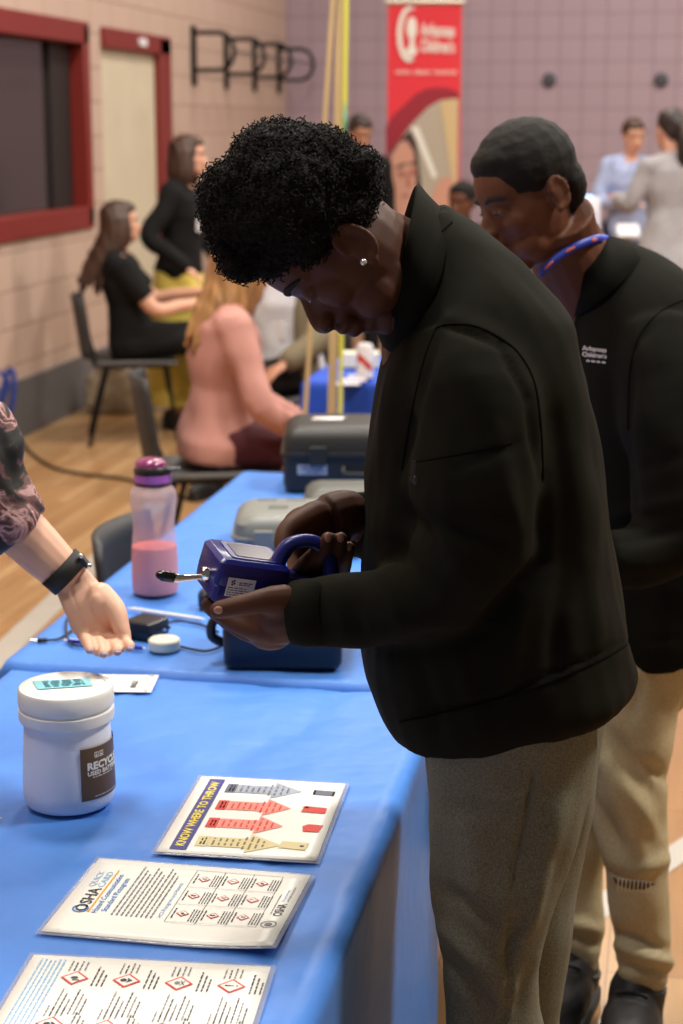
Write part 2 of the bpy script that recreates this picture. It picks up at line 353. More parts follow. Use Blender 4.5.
#@@MATERIALS
M = dict(
 skin_dark=mat('skin_dark', srgb(82, 49, 34), .6, spec=.3, bump=(220, .05, .001), vary=(9, .12)),
 skin_brown=mat('skin_brown', srgb(98, 59, 40), .6, spec=.3, vary=(9, .12)),
 skin_palm=mat('skin_palm', srgb(150, 98, 74), .5),
 skin_fair=mat('skin_fair', srgb(226, 178, 152), .5, bump=(160, .06, .001), vary=(14, .06)),
 skin_fair2=mat('skin_light', srgb(214, 160, 134), .5, vary=(10, .06)),
 skin_tan=mat('skin_tan', srgb(176, 124, 98), .5),
 nail=mat('nail', srgb(176, 130, 110), .3), nail_lilac=mat('nail_polish', srgb(150, 140, 170), .2),
 jacket=mat('black_fleece', srgb(25, 25, 19), .9, spec=.08, bump=(900, .12, .001), vary=(60, .06)),
 jacket2=mat('black_fleece_two', srgb(22, 22, 18), .9, spec=.08, bump=(900, .12, .001)),
 seam=mat('jacket_seam', srgb(13, 13, 11), .95, spec=.05), seam_lt=mat('jacket_stitch', srgb(66, 62, 52), .9),
 lining=mat('jacket_lining', srgb(16, 16, 14), .9),
 pants_grey=mat('heather_grey_knit', srgb(112, 112, 98), .95, spec=.15, vary=(420, .25), bump=(600, .3, .001)),
 pants_tan=mat('tan_knit', srgb(178, 166, 134), .95, spec=.15, vary=(300, .12), bump=(500, .25, .001)),
 rip=mat('dark_rip', srgb(60, 48, 40), .95), rip_lt=mat('rip_thread', srgb(196, 176, 142), .95),
 afro=mat('black_curls', srgb(20, 18, 17), .75, spec=.2, bump=(160, .8, .004)),
 short_hair=mat('short_black_hair', srgb(22, 19, 17), .75, spec=.25, bump=(420, .7, .002)),
 hair_brown=mat('brown_hair', srgb(66, 42, 30), .5, vary=(60, .35, (1, 1, .08)), bump=(90, .6, .004, (1, 1, .08))),
 hair_dark=mat('dark_hair', srgb(40, 28, 24), .5, vary=(60, .3, (1, 1, .08))),
 hair_blond=mat('light_brown_hair', srgb(160, 118, 74), .5, vary=(50, .35, (1, 1, .08)), bump=(90, .6, .004, (1, 1, .08))),
 brow=mat('brow_hair', srgb(18, 13, 11), .8), eye=mat('eye_dark', srgb(24, 16, 14), .2), lips=mat('lips_brown', srgb(104, 58, 48), .45),
 lips_pink=mat('lips_pink', srgb(176, 96, 90), .45), eyewhite=mat('eye_white', srgb(200, 190, 180), .3),
 black_cloth=mat('black_knit', srgb(24, 23, 24), .9, spec=.2), pink=mat('pink_cardigan', srgb(190, 140, 130), .9, spec=.15, bump=(300, .3, .002)),
 maroon=mat('maroon_cloth', srgb(78, 28, 40), .85), yellow=mat('yellow_cloth', srgb(216, 196, 92), .85),
 white_cloth=mat('white_cloth', srgb(214, 216, 222), .85), olive=mat('olive_cardigan', srgb(112, 100, 78), .9),
 shirt_blue=mat('pale_blue_shirt', srgb(158, 170, 206), .8, vary=(18, .15)), navy=mat('navy_denim', srgb(38, 46, 74), .85),
 blazer=mat('grey_blazer', srgb(158, 154, 156), .85, vary=(60, .08)), belt=mat('brown_belt', srgb(90, 50, 36), .5),
 shoe=mat('black_shoe', srgb(20, 20, 22), .6), sole=mat('black_sole', srgb(30, 30, 32), .7),
 tcloth=mat('blue_plastic_film', srgb(76, 132, 216), .45, spec=.3, bump=(6, .7, .01)),
 tcloth2=mat('royal_blue_cloth', srgb(22, 74, 186), .7, bump=(12, .3, .01)),
 tabletop=mat('table_board', srgb(190, 188, 180), .6), steel_grey=mat('grey_leg_metal', srgb(70, 70, 74), .4, .6),
 paper=mat('white_paper', srgb(240, 240, 234), .35, spec=.5), film=mat('laminate_film', srgb(206, 212, 232), .1, spec=.6, alpha=.35),
 ink=mat('black_ink', srgb(40, 40, 44), .6), ink_grey=mat('grey_ink', srgb(120, 120, 124), .6), ink_blue=mat('blue_ink', srgb(62, 124, 196), .6), ink_lb=mat('light_blue_ink', srgb(140, 184, 222), .6),
 ink_red=mat('red_ink', srgb(206, 52, 44), .6), ink_org=mat('orange_ink', srgb(236, 166, 40), .6), ink_yel=mat('yellow_ink', srgb(246, 226, 60), .6), ink_navy=mat('navy_ink', srgb(52, 50, 130), .6),
 ink_tan=mat('tan_ink', srgb(214, 200, 150), .6), ink_olive=mat('olive_ink', srgb(120, 110, 60), .6), ink_gb=mat('grey_blue_ink', srgb(150, 160, 176), .6), ink_pink=mat('pink_ink', srgb(238, 138, 124), .6),
 ink_slate=mat('slate_ink', srgb(84, 90, 110), .6),
 hdpe=mat('white_plastic', srgb(232, 234, 244), .4, spec=.4), lid=mat('lid_plastic', srgb(236, 236, 232), .45), label_brown=mat('label_brown', srgb(92, 68, 46), .5), white_ink=mat('white_ink', srgb(236, 234, 228), .6),
 cyan=mat('cyan_sticker', srgb(138, 208, 222), .5), teal_ink=mat('teal_ink', srgb(40, 110, 130), .6),
 case_black=mat('black_case_plastic', srgb(30, 30, 29), .5, bump=(300, .15, .001)), case_grey=mat('grey_case_plastic', srgb(120, 124, 120), .45, bump=(300, .12, .001)), case_dgrey=mat('dark_grey_case_plastic', srgb(78, 80, 76), .5, bump=(300, .12, .001)),
 case_line=mat('case_seam', srgb(24, 24, 24), .6), case_gline=mat('grey_case_groove', srgb(96, 98, 96), .6), case_navy=mat('navy_case_plastic', srgb(13, 18, 38), .4),
 meter=mat('blue_meter_plastic', srgb(28, 34, 122), .32, spec=.5), screen=mat('meter_screen', srgb(90, 84, 100), .15), chrome=mat('chrome', (.8, .78, .75), .15, 1), gloss_black=mat('gloss_black', (.01, .01, .01), .15), sticker=mat('sticker_white', srgb(224, 222, 224), .5),
 black_pl=mat('black_plastic', srgb(22, 22, 24), .4), rubber=mat('black_rubber', srgb(20, 20, 20), .6), pen_white=mat('pen_white', srgb(232, 234, 238), .35), pen_blue=mat('pen_blue', srgb(30, 50, 170), .3), cream=mat('cream_plastic', srgb(226, 226, 206), .45),
 chair_blk=mat('chair_shell', srgb(46, 46, 48), .55), chair_pad=mat('chair_seat', srgb(84, 82, 80), .7),
 bottle=mat('frosted_lilac_plastic', srgb(226, 206, 216), .4, alpha=.42), drink=mat('pink_drink', srgb(240, 112, 100), .5), purple=mat('purple_band', srgb(170, 96, 178), .4), magenta=mat('magenta_lid', srgb(130, 50, 100), .12, coat=.5),
 red_frame=mat('red_painted_frame', srgb(122, 36, 29), .45), door=mat('door_paint', srgb(200, 190, 166), .6, vary=(3, .05)), base=mat('grey_vinyl_base', srgb(92, 90, 92), .6), dark_glass=mat('dark_glass', srgb(52, 44, 44), .12, spec=.6), dark_room=mat('dark_jamb', srgb(26, 20, 19), .6),
 rack=mat('black_metal', srgb(22, 20, 22), .45, .5), floor_line=mat('grey_floor_paint', srgb(172, 166, 156), .35),
 pole_tan=mat('pale_wood', srgb(184, 160, 116), .7, vary=(18, .12, (1, 1, .1))), pole_yel=mat('yellow_green_paint', srgb(206, 208, 84), .5), pole_teal=mat('teal_paint', srgb(86, 150, 122), .5),
 ban_red=mat('banner_red', srgb(226, 44, 58), .6), ban_dk=mat('banner_dark_red', srgb(150, 22, 44), .6), ban_sil=mat('banner_rail', srgb(200, 192, 176), .4, .3), ban_beige=mat('banner_beige', srgb(178, 166, 148), .7), ban_sand=mat('banner_sand', srgb(206, 180, 134), .7), ban_skin=mat('banner_skin', srgb(202, 148, 126), .7), ban_hair=mat('banner_hair', srgb(62, 42, 40), .7), ban_white=mat('banner_white', srgb(232, 228, 218), .6), ban_skin2=mat('banner_skin_shade', srgb(166, 104, 88), .7),
 disc=mat('dark_wall_disc', srgb(66, 66, 76), .6), device=mat('white_device', srgb(208, 206, 214), .4), dev_grey=mat('device_grey', srgb(120, 118, 132), .4), glow=mat('blue_light', srgb(120, 180, 255), .4, emit=((.3, .55, 1), 3)),
 bag=mat('beige_bag', srgb(150, 134, 112), .9, bump=(30, .6, .02)), green=mat('green_print', srgb(110, 160, 90), .7), cord_blue=mat('blue_strap', srgb(36, 58, 140), .6), lan=mat('lanyard_blue', srgb(40, 62, 176), .5), lan_o=mat('lanyard_orange', srgb(216, 110, 76), .5), can_red=mat('can_red', srgb(200, 60, 50), .4),
 gem=mat('clear_stone', (.9, .9, .88), .05, .6), watch=mat('watch_band', srgb(22, 22, 22), .7, bump=(500, .4, .001)),
)
FLORAL = ramp_mat('floral_fabric', 17, [(.30, srgb(20, 18, 18)), (.43, srgb(34, 34, 32)), (.5, srgb(120, 84, 84)), (.55, srgb(200, 160, 158)), (.6, srgb(96, 52, 52)), (.7, srgb(52, 56, 50))], .7, 1.6, 4)
PIX = V((1, 0, 0)); 
#@@ROOM
XL, YF = -3.52, 15.95
ml = block_mat('left_block_wall', srgb(196, 170, 154), srgb(148, 120, 104), 1, .4064, .5, 30)
mf = block_mat('far_block_wall', srgb(164, 144, 156), srgb(128, 106, 118), 0, .2032, 0, 30)  # same paint as left wall; mauve tint of the light put into the colour
def struct(name, mb, m, **k): return obj(name, mb, m, room=True, kind='structure', **k)
b = MB(); b.box((3.0, 7.5, -.05), 13.2, 18, .1); struct('floor', b, wood_floor_mat())
ZT = 6.2
# left wall with the window opening and the door opening left free (solid masonry around them)
def onleft(px, py):       # point of the left wall plane seen at a photo pixel -> (room y, z)
    d = RY @ ray(px, py); t = XL/d.x
    return (d.y*t, CAMZ+d.z*t)
wy1, wz0 = onleft(92.2, 224); _, wz1 = onleft(88, 26)
wz0 = wz0; wy0 = wy1-3.2
dy0, dz1 = onleft(100, 29); dy1, _ = onleft(167, 42)
b = MB()
def lw(y0, y1, z0, z1): b.box((XL-.1, (y0+y1)/2, (z0+z1)/2), .2, y1-y0, z1-z0)
lw(-1.5, wy0, 0, ZT); lw(wy0, wy1, 0, wz0); lw(wy0, wy1, wz1, ZT); lw(wy1, dy0, 0, ZT); lw(dy0, dy1, dz1, ZT); lw(dy1, YF, 0, ZT)
struct('wall_left', b, ml, smooth=False)
b = MB(); b.box((3.0, YF+.1, ZT/2), 13.2, .2, ZT); struct('wall_far', b, mf, smooth=False)
# window
w = root('window_1', None, None, R2C(XL, (wy0+wy1)/2, wz0), rz=0); tag(w, kind='structure')
fw = .13
b = MB()
b.box((XL-.045, (wy0+wy1)/2, wz0+fw/2-.02), .13, wy1-wy0, fw); b.box((XL-.045, (wy0+wy1)/2, wz1-fw/2+.02), .13, wy1-wy0, fw)
b.box((XL-.045, wy1-.05, (wz0+wz1)/2), .13, .10, wz1-wz0); b.box((XL-.045, wy0+.05, (wz0+wz1)/2), .13, .10, wz1-wz0)
obj('window_frame', b, M['red_frame'], w, room=True, bevel=.008)
b = MB(); b.box((XL-.12, wy1-.3, (wz0+wz1)/2), .1, .34, wz1-wz0-.2); obj('window_jamb', b, M['dark_room'], w, room=True)
b = MB(); b.box((XL-.1, (wy0+wy1)/2, (wz0+wz1)/2), .012, wy1-wy0-.1, wz1-wz0-.1); obj('window_glass', b, M['dark_glass'], w, room=True)
b = MB(); b.box((XL-.19, (wy0+wy1)/2, (wz0+wz1)/2), .015, wy1-wy0, wz1-wz0); obj('window_backing', b, M['dark_room'], w, room=True)
# door
w = root('door_1', None, None, R2C(XL, (dy0+dy1)/2, 0), rz=0); tag(w, kind='structure')
b = MB(); b.box((XL-.045, (dy0+dy1)/2-.05, dz1/2-.03), .05, dy1-dy0-.1, dz1-.1)
obj('door_leaf', b, M['door'], w, room=True, bevel=.004)
b = MB(); b.box((XL-.033, (dy0+dy1)/2-.3, dz1/2-.03), .004, .012, dz1-.14); obj('door_seam', b, M['tabletop'], w, room=True)
b = MB(); b.box((XL-.03, (dy0+dy1)/2, dz1-.045), .12, dy1-dy0, .12); b.box((XL-.03, dy1-.13, dz1/2), .12, .26, dz1)
obj('door_frame', b, M['red_frame'], w, room=True, bevel=.006)
b = MB(); b.rbox((XL+.035, (dy0+dy1)/2+.05, dz1-.045), .05, .16, .012, .02, ax=(V((0, 0, 1)), V((0, 1, 0)), V((1, 0, 0)))); obj('door_number_plate', b, M['sticker'], w, room=True)
b = MB(); b.box((XL+.008, (dy1+YF)/2, .16), .016, YF-dy1, .32); b.box((XL+.008, (dy0-1.5)/2, .16), .016, dy0+1.5, .32)
struct('baseboard_left', b, M['base'])
b = MB(); b.box((3, YF-.008, .06), 13, .016, .12); struct('baseboard_far', b, M['base'])
# painted court lines
def gline(a, c, w_, name):
    p, q = G(*a), G(*c); d = (q-p); p = p-d*.3; q = q+d*.3; d.normalize(); n = V((-d.y, d.x, 0))*w_/2; e = V((0, 0, .002))
    b = MB(); b.quad(p-n+e, p+n+e, q+n+e, q-n+e); obj(name, b, M['floor_line'], kind='structure')
gline((0, 655), (130, 530), .1, 'trim_1'); gline((590, 915), (683, 850), .07, 'trim_2')
# folded black wall rack
w = root('wall_rack', 'black metal wall rack of four overlapping D-shaped hoops beside the red door', 'rack', R2C(XL+.02, onleft(250, 60)[0], onleft(250, 60)[1]), rz=0)
for k, (x0, yt, yb, xe) in enumerate(((53, 62, 245, 258), (213, 93, 265, 405), (352, 118, 280, 535), (472, 142, 293, 645))):
    f = lambda x, y: (180+x*140/683, 20+y*80/390)
    yy, zt = onleft(*f(x0, yt)); _, zb = onleft(*f(x0, yb))
    d = (RY @ V((0, 1, 0))); pw = V((XL, yy, (zt+zb)/2)); dep = (RYI @ pw).y
    reach = (xe-x0)*140/683*dep/FPX/math.cos(YAW); h = (zt-zb)/2; zc = (zt+zb)/2
    rr = h
    pts = [V((XL+.01, yy, zc+h))]+[V((XL+reach-rr*.9+rr*.9*math.cos(a), yy, zc+h*math.sin(a))) for a in [PI/2-PI*i/14 for i in range(15)]]+[V((XL+.01, yy, zc-h))]
    b = MB(); b.tube(pts, .017, 8, sm=False); hp0 = obj('hoop', b, M['rack'], w, room=True)
    b = MB(); b.box((XL+.02, yy, zc-.03), .035, .035, 2*h+.16); obj('bracket', b, M['rack'], w, room=True)
    if k == 0: tip0 = V((XL+reach, yy, zc))
    tip1 = V((XL+reach, yy, zc))
b = MB(); b.tube([tip0, tip1], .009, 6, sm=False); obj('tie_rod', b, M['case_dgrey'], w, room=True)
for i, (px, py) in enumerate(((549, 80), (661, 80))):
    p = P(px, py, 15.5); pr = W(p); pr = V((0, 0, CAMZ))+(RY @ ray(px, py))*((YF-.02)/(RY @ ray(px, py)).y)
    b = MB(); b.lathe((pr.x, YF, pr.z), [(.05, 0), (.062, -.01), (.058, -.03), (.03, -.04), (.01, -.04)], 20, ax=(V((1, 0, 0)), V((0, 0, 1)), V((0, 1, 0))))
    obj('wall_socket_plate', b, M['disc'], room=True, at=(pr.x, YF-.02, pr.z), label='dark round plate high on the far wall, '+('left one of the pair' if i == 0 else 'above the man in pale blue'), cat='wall plate', group='round plates on the far wall')
#@@TABLES
TZ = .74
def table(name, label, x0, x1, y0, y1, z):
    c = R2C((x0+x1)/2, (y0+y1)/2, 0); w = root(name, label, 'table', c, rz=0)
    b = MB(); b.box(((x0+x1)/2, (y0+y1)/2, z-.028), x1-x0, y1-y0, .04); obj('tabletop', b, M['tabletop'], w, room=True, bevel=.006)
    for sx in (x0+.1, x1-.1):
        for sy in (y0+.2, y1-.2):
            b = MB(); b.tube([(sx, sy, z-.05), (sx, sy, .0)], .014, 10, sm=False); obj('leg', b, M['steel_grey'], w, room=True)
    for sy in (y0+.2, y1-.2):
        b = MB(); b.tube([(x0+.1, sy, .25), (x1-.1, sy, .25)], .01, 8, sm=False); obj('crossbar', b, M['steel_grey'], w, room=True)
    return w
def cloth(label, x0, x1, y0, y1, z, drop, m, seed=0, amp=.02, step=.02, lift=0, tuck=False):
    # a thin sheet laid over the table: flat on top, rounding over the edge and hanging in soft waves
    b = MB(); r = .012
    xs = []; x = x0-drop
    nx = int((x1-x0+2*drop)/step); ny = int((y1-y0+2*drop)/step)
    for j in range(ny+1):
        for i in range(nx+1):
            a, c = x0-drop+(x1-x0+2*drop)*i/nx, y0-drop+(y1-y0+2*drop)*j/ny
            cx, cy = max(x0, min(x1, a)), max(y0, min(y1, c)); o = V((a-cx, c-cy, 0)); L = o.length
            if L < 1e-6:
                h = .0010*noise.noise(V((a*6, c*3, seed)))-.0045*max(0, 1-abs(noise.noise(V((a*4+c, c*3-a, seed+5))))*6)**1.5+.0014*max(0, 1-abs(noise.noise(V((a*7-c*3, c*5+a*2, seed+9))))*8)
                h -= .0022*math.exp(-((a-x0-.26)/.008)**2)+.0022*math.exp(-((a-x0-.52)/.008)**2)+.002*math.exp(-(((c-y0) % .46-.23)/.008)**2)
                b.v.append(V((a, c, z+h+lift))); continue
            u = o/L
            if abs(o.x) > 1e-6 and abs(o.y) > 1e-6: L = min(L, drop*1.12)
            per = (c if abs(o.x) >= abs(o.y) else a)
            ang = math.atan2(o.y, o.x)
            wv = math.sin(per*17+seed)*.55+math.sin(per*41+seed*2+L*3)*.25+noise.noise(V((per*5, L*3, seed)))*.8
            if abs(o.x) > 1e-6 and abs(o.y) > 1e-6: wv = math.sin(ang*10+seed)*1.3
            out = r*min(1, L/.02)+amp*(L/drop)*wv+.05*(L/drop)
            if abs(o.y) > abs(o.x): out = r*min(1, L/.02)+amp*.15*(L/drop)*wv
            if tuck and o.x > 0: out = r*min(1, L/.02)+(L/drop)*(-.02-.05*(1/(1+math.exp(-(c-2.42)*60))))+amp*.6*(L/drop)*wv
            b.v.append(V((cx, cy, z+lift))+u*max(out, .004)-V((0, 0, max(0, L-.006))))
    for j in range(ny):
        for i in range(nx):
            k = j*(nx+1)+i; b.f.append((k, k+1, k+nx+2, k+nx+1)); b.m.append(0)
    return obj('tablecloth', b, m, room=True, at=((x0+x1)/2, (y0+y1)/2, z-drop), label=label, cat='tablecloth', solid=.0012, sharp=0, group='blue table covers')
NT = (-1.135, -.365, 1.0, 2.825); FT = (-1.16, -.37, 2.880, 4.70)
table('folding_table', 'folding table under the blue plastic cover nearest the viewer, with the white tub', *NT, TZ-.004)
table('folding_table', 'folding table under the blue plastic cover behind, holding bottle and cases', *FT, TZ-.004)
MATS['blue_plastic_film'].node_tree.nodes['Bump'].inputs['Distance'].default_value = .016
cloth('bright blue plastic cover on the nearest table, printed sheets lying on it', *NT, TZ, .62, M['tcloth'], 1.3, tuck=True)
cloth('bright blue plastic cover on the table behind, under bottle and equipment cases', *FT, TZ, .27, M['tcloth'], 4.1)
TP = TZ+.0035     # resting height on the covers
# distant booth table
bt0 = P(290, 400, 6.45)
bq = W(V((-.14, 6.66, 0)))
BT = (bq.x, bq.x+1.9, bq.y-.0, bq.y+.75)
table('folding_table', 'folding table under a royal blue cover behind the wooden board frame', *BT, .73)
cloth('royal blue cover on the distant booth table holding a red and white can', *BT, .735, .7, M['tcloth2'], 2.2)
#@@SHEETS
Z1 = V((0, 0, 1))
def printed(name, label, corners, draw, size, cat='sheet', film=.006, mats=None, curl=0):
    # corners: near-left, far-left, far-right, near-right of the lit sheet -> plane from two edges; sheet coords x: left->right edge, y: near->far
    nl, fl, fr, nr = corners
    cen = (nl+fl+fr+nr)/4; u = ((nr-nl)+(fr-fl)).normalized(); v = V((-u.y, u.x, 0))
    if v.dot(fl-nl) < 0: v = -v
    wd, ht = size; o = cen-u*wd/2-v*ht/2+V((0, 0, .0012))
    w = root(name, label, cat, V((cen.x, cen.y, TP)))
    def surf(x, y, l=0):
        e = 0
        if curl: e = curl*max(0, (x/wd-.55)/.45)**2*max(0, 1-y/ht)
        return o+u*x+v*y+V((0, 0, l+e))
    def grid(b, x0, y0, x1, y1, l, mi=0):
        n = 12
        b.rings([[surf(x0+(x1-x0)*i/n, y0+(y1-y0)*j/n, l) for i in range(n+1)] for j in range(n+1)], caps=False, closed=False, mi=mi)
    if film:
        b = MB(); grid(b, -film, -film, wd+film, ht+film, 0); obj('laminate_film', b, M['film'], w, solid=.0005)
    b = MB(); grid(b, 0, 0, wd, ht, .0007); obj('paper', b, M['paper'], w, solid=.0003)
    b = MB(); fn = lambda x, y: surf(x, y, .0016); draw(b, fn, wd, ht)
    obj('print', b, mats, w, smooth=False)
    return w
inks = [M[k] for k in ('ink', 'ink_grey', 'ink_blue', 'ink_lb', 'ink_red', 'ink_org', 'ink_yel', 'ink_navy', 'ink_tan', 'ink_olive', 'ink_gb', 'ink_pink', 'ink_slate', 'white_ink')]
K_, GR, BL, LB, RD, OR, YE, NV, TA, OL, GB, PK, SL, WH = range(14)
# sheets read from their own "portrait" side: text runs along +v (near -> far)
def turned(fn): return lambda x, y: fn(y_off-y, x)
def draw_throw(b, fn, w, h):
    # sheet frame: x left->right (0..w), y near->far (0..h). writing runs near->far, lines stack left->right
    fn_ = fn; fn = lambda x, y: fn_(x*.774, y)
    g = lambda a, c: fn(c, a)          # a along writing (near->far), c down the page (left->right)
    def T(s, a, c, hh, width=None, mi=0, bold=0): text(b, lambda x, y: fn(c-y, a+x), s, 0, 0, hh, width, mi, bold)
    rect(b, g, .010, .020, h-.020, .030, NV)
    text(b, lambda x, y: fn(.0425-y, .022+x)+V((0, 0, .0003)), 'KNOW WHERE TO THROW', 0, 0, .0165, h-.044, YE, .02)
    n = 4; cols = [(TA, OL, TA), (PK, RD, PK), (PK, RD, PK), (GB, SL, GB)]
    for i in range(n):
        a0 = .010+i*(h-.02)/n; aw = (h-.02)/n; ac = a0+aw/2
        fc, tc, _ = cols[i]
        rect(b, g, a0+aw*.24, .060, aw*.52, .020, [TA, RD, RD, SL][i])
        dashes(b, g, a0+aw*.32, .067, aw*.36, .003, [OL, WH, WH, WH][i]); dashes(b, g, a0+aw*.32, .073, aw*.36, .003, [OL, WH, WH, WH][i])
        rect(b, g, a0+aw*.26, .081, aw*.48, .069, fc)
        L = [.212, .2, .2, .208][i]
        b.poly([fn(.150, a0+aw*.02), fn(.150, a0+aw*.98), fn(L-.002, ac)], fc)
        for k in range(9):
            ww = aw*(.36 if k < 5 else (.62, .66, .5, .3)[k-5]); fn2 = lambda x, y: fn(x, y)+V((0, 0, .0002))
            dashes(b, lambda a, c: fn2(c, a), ac-ww/2, .088+k*.011, ww, .0038, [OL, RD, RD, SL][i])
        fn3 = lambda x, y: fn(x, y)+V((0, 0, .0002))
        x0 = [.208, .232, .218, .226][i]
        if i == 0: b.poly([fn3(x0, ac+.014), fn3(x0-.002, ac-.008), fn3(x0+.045, ac-.012), fn3(x0+.048, ac+.012)], TA); rect(b, fn3, x0+.034, ac-.002, .007, .005, K_)
        elif i == 1: b.poly([fn3(x0, ac+.004), fn3(x0+.004, ac-.014), fn3(x0+.032, ac-.014), fn3(x0+.036, ac+.01), fn3(x0+.01, ac+.012)], RD)
        elif i == 2: b.poly([fn3(x0, ac-.01), fn3(x0+.045, ac-.012), fn3(x0+.045, ac+.008), fn3(x0+.004, ac+.012)], RD); rect(b, fn3, x0, ac+.004, .012, .006, OR)
        else: b.poly([fn3(x0, ac-.008), fn3(x0+.04, ac-.01), fn3(x0+.04, ac+.008), fn3(x0, ac+.01)], SL); rect(b, fn3, x0, ac-.009, .004, .019, OL); rect(b, fn3, x0+.037, ac-.011, .004, .019, OL)
def diamond(b, fn, cx, cy, r, glyph=0, t=.1):
    f2 = lambda x, y: fn(x, y)+V((0, 0, .0002))
    b.poly([fn(cx-r, cy), fn(cx, cy-r), fn(cx+r, cy), fn(cx, cy+r)], RD)
    q = r*(1-t*2); b.poly([f2(cx-q, cy), f2(cx, cy-q), f2(cx+q, cy), f2(cx, cy+q)], WH)
    f3 = lambda x, y: fn(x, y)+V((0, 0, .0004))
    if glyph == 0: disc(b, f3, cx, cy, r*.28, r*.2, K_, 8); rect(b, f3, cx-r*.1, cy-r*.4, r*.5, r*.16, K_)
    elif glyph == 1: disc(b, f3, cx-r*.2, cy, r*.25, None, K_, 8); b.poly([f3(cx, cy-r*.4), f3(cx+r*.45, cy), f3(cx, cy+r*.4), f3(cx+r*.1, cy)], K_)
    elif glyph == 2: disc(b, f3, cx-r*.1, cy, r*.22, r*.26, GR, 8); line(b, f3, cx+r*.1, cy-r*.35, cx+r*.4, cy+r*.3, r*.1, GR); line(b, f3, cx+r*.1, cy+r*.35, cx+r*.4, cy-r*.3, r*.1, GR)
    else: b.poly([f3(cx-r*.45, cy-r*.12), f3(cx-r*.45, cy+r*.12), f3(cx+r*.2, cy+r*.05), f3(cx+r*.2, cy-r*.05)], K_); disc(b, f3, cx+r*.4, cy, r*.09, None, K_, 8)
def draw_osha(b, fn, w, h):
    def T(s, a, c, hh, width=None, mi=0, bold=0): text(b, lambda x, y: fn(c-y, a+x), s, 0, 0, hh, width, mi, bold)
    g = lambda a, c: fn(c, a)
    T('OSHA', .062, .034, .016, .066, K_, .012); arc(b, lambda x, y: fn(x, y), .026, .068, .008, .0105, 0, 2*PI, BL)
    T('QUICK', .132, .022, .009, .046, LB); T('CARD', .132, .034, .009, .046, LB)
    rect(b, g, .06, .037, .125, .0022, OR)
    T('Hazard Communication', .060, .049, .0075, .112, BL, .01); T('Standard Pictogram', .066, .060, .0075, .096, BL, .01)
    for k in range(9): dashes(b, g, .058, .068+k*.0062, h-.075-.01*(k % 3), .0022, GR)
    T('HCS Pictograms and Hazards', .062, .131, .0055, .1, BL)
    x0, x1, y0, y1 = .138, .252, .052, h-.014
    for i in range(4): line(b, fn, x0+(x1-x0)*i/3, y0, x0+(x1-x0)*i/3, y1, .0007, GR)
    for j in range(4): line(b, fn, x0, y0+(y1-y0)*j/3, x1, y0+(y1-y0)*j/3, .0007, GR)
    for i in range(3):
        for j in range(3):
            cx, cy = x0+(x1-x0)*(i+.33), y0+(y1-y0)*(j+.5)/3
            cx = x0+(x1-x0)*(i+.42)/3
            diamond(b, fn, cx, cy, .0085, (i+j) % 4, .12)
            dashes(b, g, cy-.014, x0+(x1-x0)*i/3+.004, .028, .0018, K_)
            for k in range(4): dashes(b, g, cy-.02, cx+.011+k*.0036, .034, .0014, K_)
    T('OSHA', .085, .276, .012, .036, K_, .01); T('Occupational Safety', .128, .270, .0035, .036, BL); T('and Health Administration', .128, .276, .0035, .046, K_)
    arc(b, fn, .266, .060, .0085, .010, 0, 2*PI, GR); disc(b, fn, .266, .060, .005, None, GR, 10)
    dashes(b, g, .09, .261, .06, .0014, GR)
def draw_haz(b, fn, w, h):
    g = lambda a, c: fn(c, a)
    for k in range(6): dashes(b, g, .02, .012+k*.0055, h-.03, .0022, LB)
    for r in range(2):
        ay = h-.052-r*.105
        for i in range(4):
            cx = .062+i*.06
            diamond(b, fn, cx, ay, .0165, i if r == 0 else (i+r) % 4, .11)
            for k in range(4): dashes(b, g, ay+.016+.001*k, cx-.012+k*.006, .024-.004*(k % 2), .0018, [GR, K_, GR, GR][k])
            for k in range(6 if r == 0 else 0): dashes(b, g, ay-.082, cx-.006+k*.0062, .056-.01*(k % 3), .0017, K_ if k % 2 else GR)
            for k in range(3): dashes(b, g, ay-.016, cx+.022+k*.0058, .045-.008*(k % 3), .0019, K_)
c1 = [G(x, y, TP) for x, y in ((145.8, 853), (202, 777), (356, 785), (314, 863))]
printed('laminated_sheet', 'laminated recycling poster with yellow KNOW WHERE TO THROW heading', c1, draw_throw, (.216, .279), film=.006, mats=inks)
c2 = [G(x, y, TP) for x, y in ((34.5, 931), (105.7, 861), (321, 877), (261, 953))]
printed('laminated_sheet', 'laminated white OSHA quick card, middle of the three sheets', c2, draw_osha, (.285, .218), film=.006, mats=inks, curl=.008)
a, d_ = G(32, 956, TP), G(273, 968.5, TP); u = (d_-a).normalized(); vv = V((-u.y, u.x, 0)); hh = .216
c3 = [a-vv*hh, a, d_, d_-vv*hh]
printed('laminated_sheet', 'laminated sheet with large red hazard diamonds, cut by the picture bottom', c3, draw_haz, (.279, .216), film=.006, mats=inks)
def draw_card(b, fn, w, h):
    for k in range(5): dashes(b, fn, .01, h-.016-k*.009, w*.35, .0018, GR)
    text(b, lambda x, y: fn(w-.030-y, .02+x), 'BINGO', 0, 0, .011, .042, K_, .03)
    for k in range(3): dashes(b, lambda a, c: fn(c, a), .012, w-.026+k*.005, h-.03, .0016, GR)
    b.poly([fn(w-.014, .006), fn(w-.008, .006), fn(w-.006, .012), fn(w-.014, .010)], K_)
    for k in range(4): line(b, fn, w-.012+.002*k, h-.012, w-.018+.003*k, h-.004, .001, K_)
c4 = [G(x, y, TP) for x, y in ((70, 700), (86, 668), (153.5, 669), (150, 701))]
printed('bingo_card', 'small white printed card lying behind the white tub', c4, draw_card, (.14, .095), 'card', film=0, mats=inks)
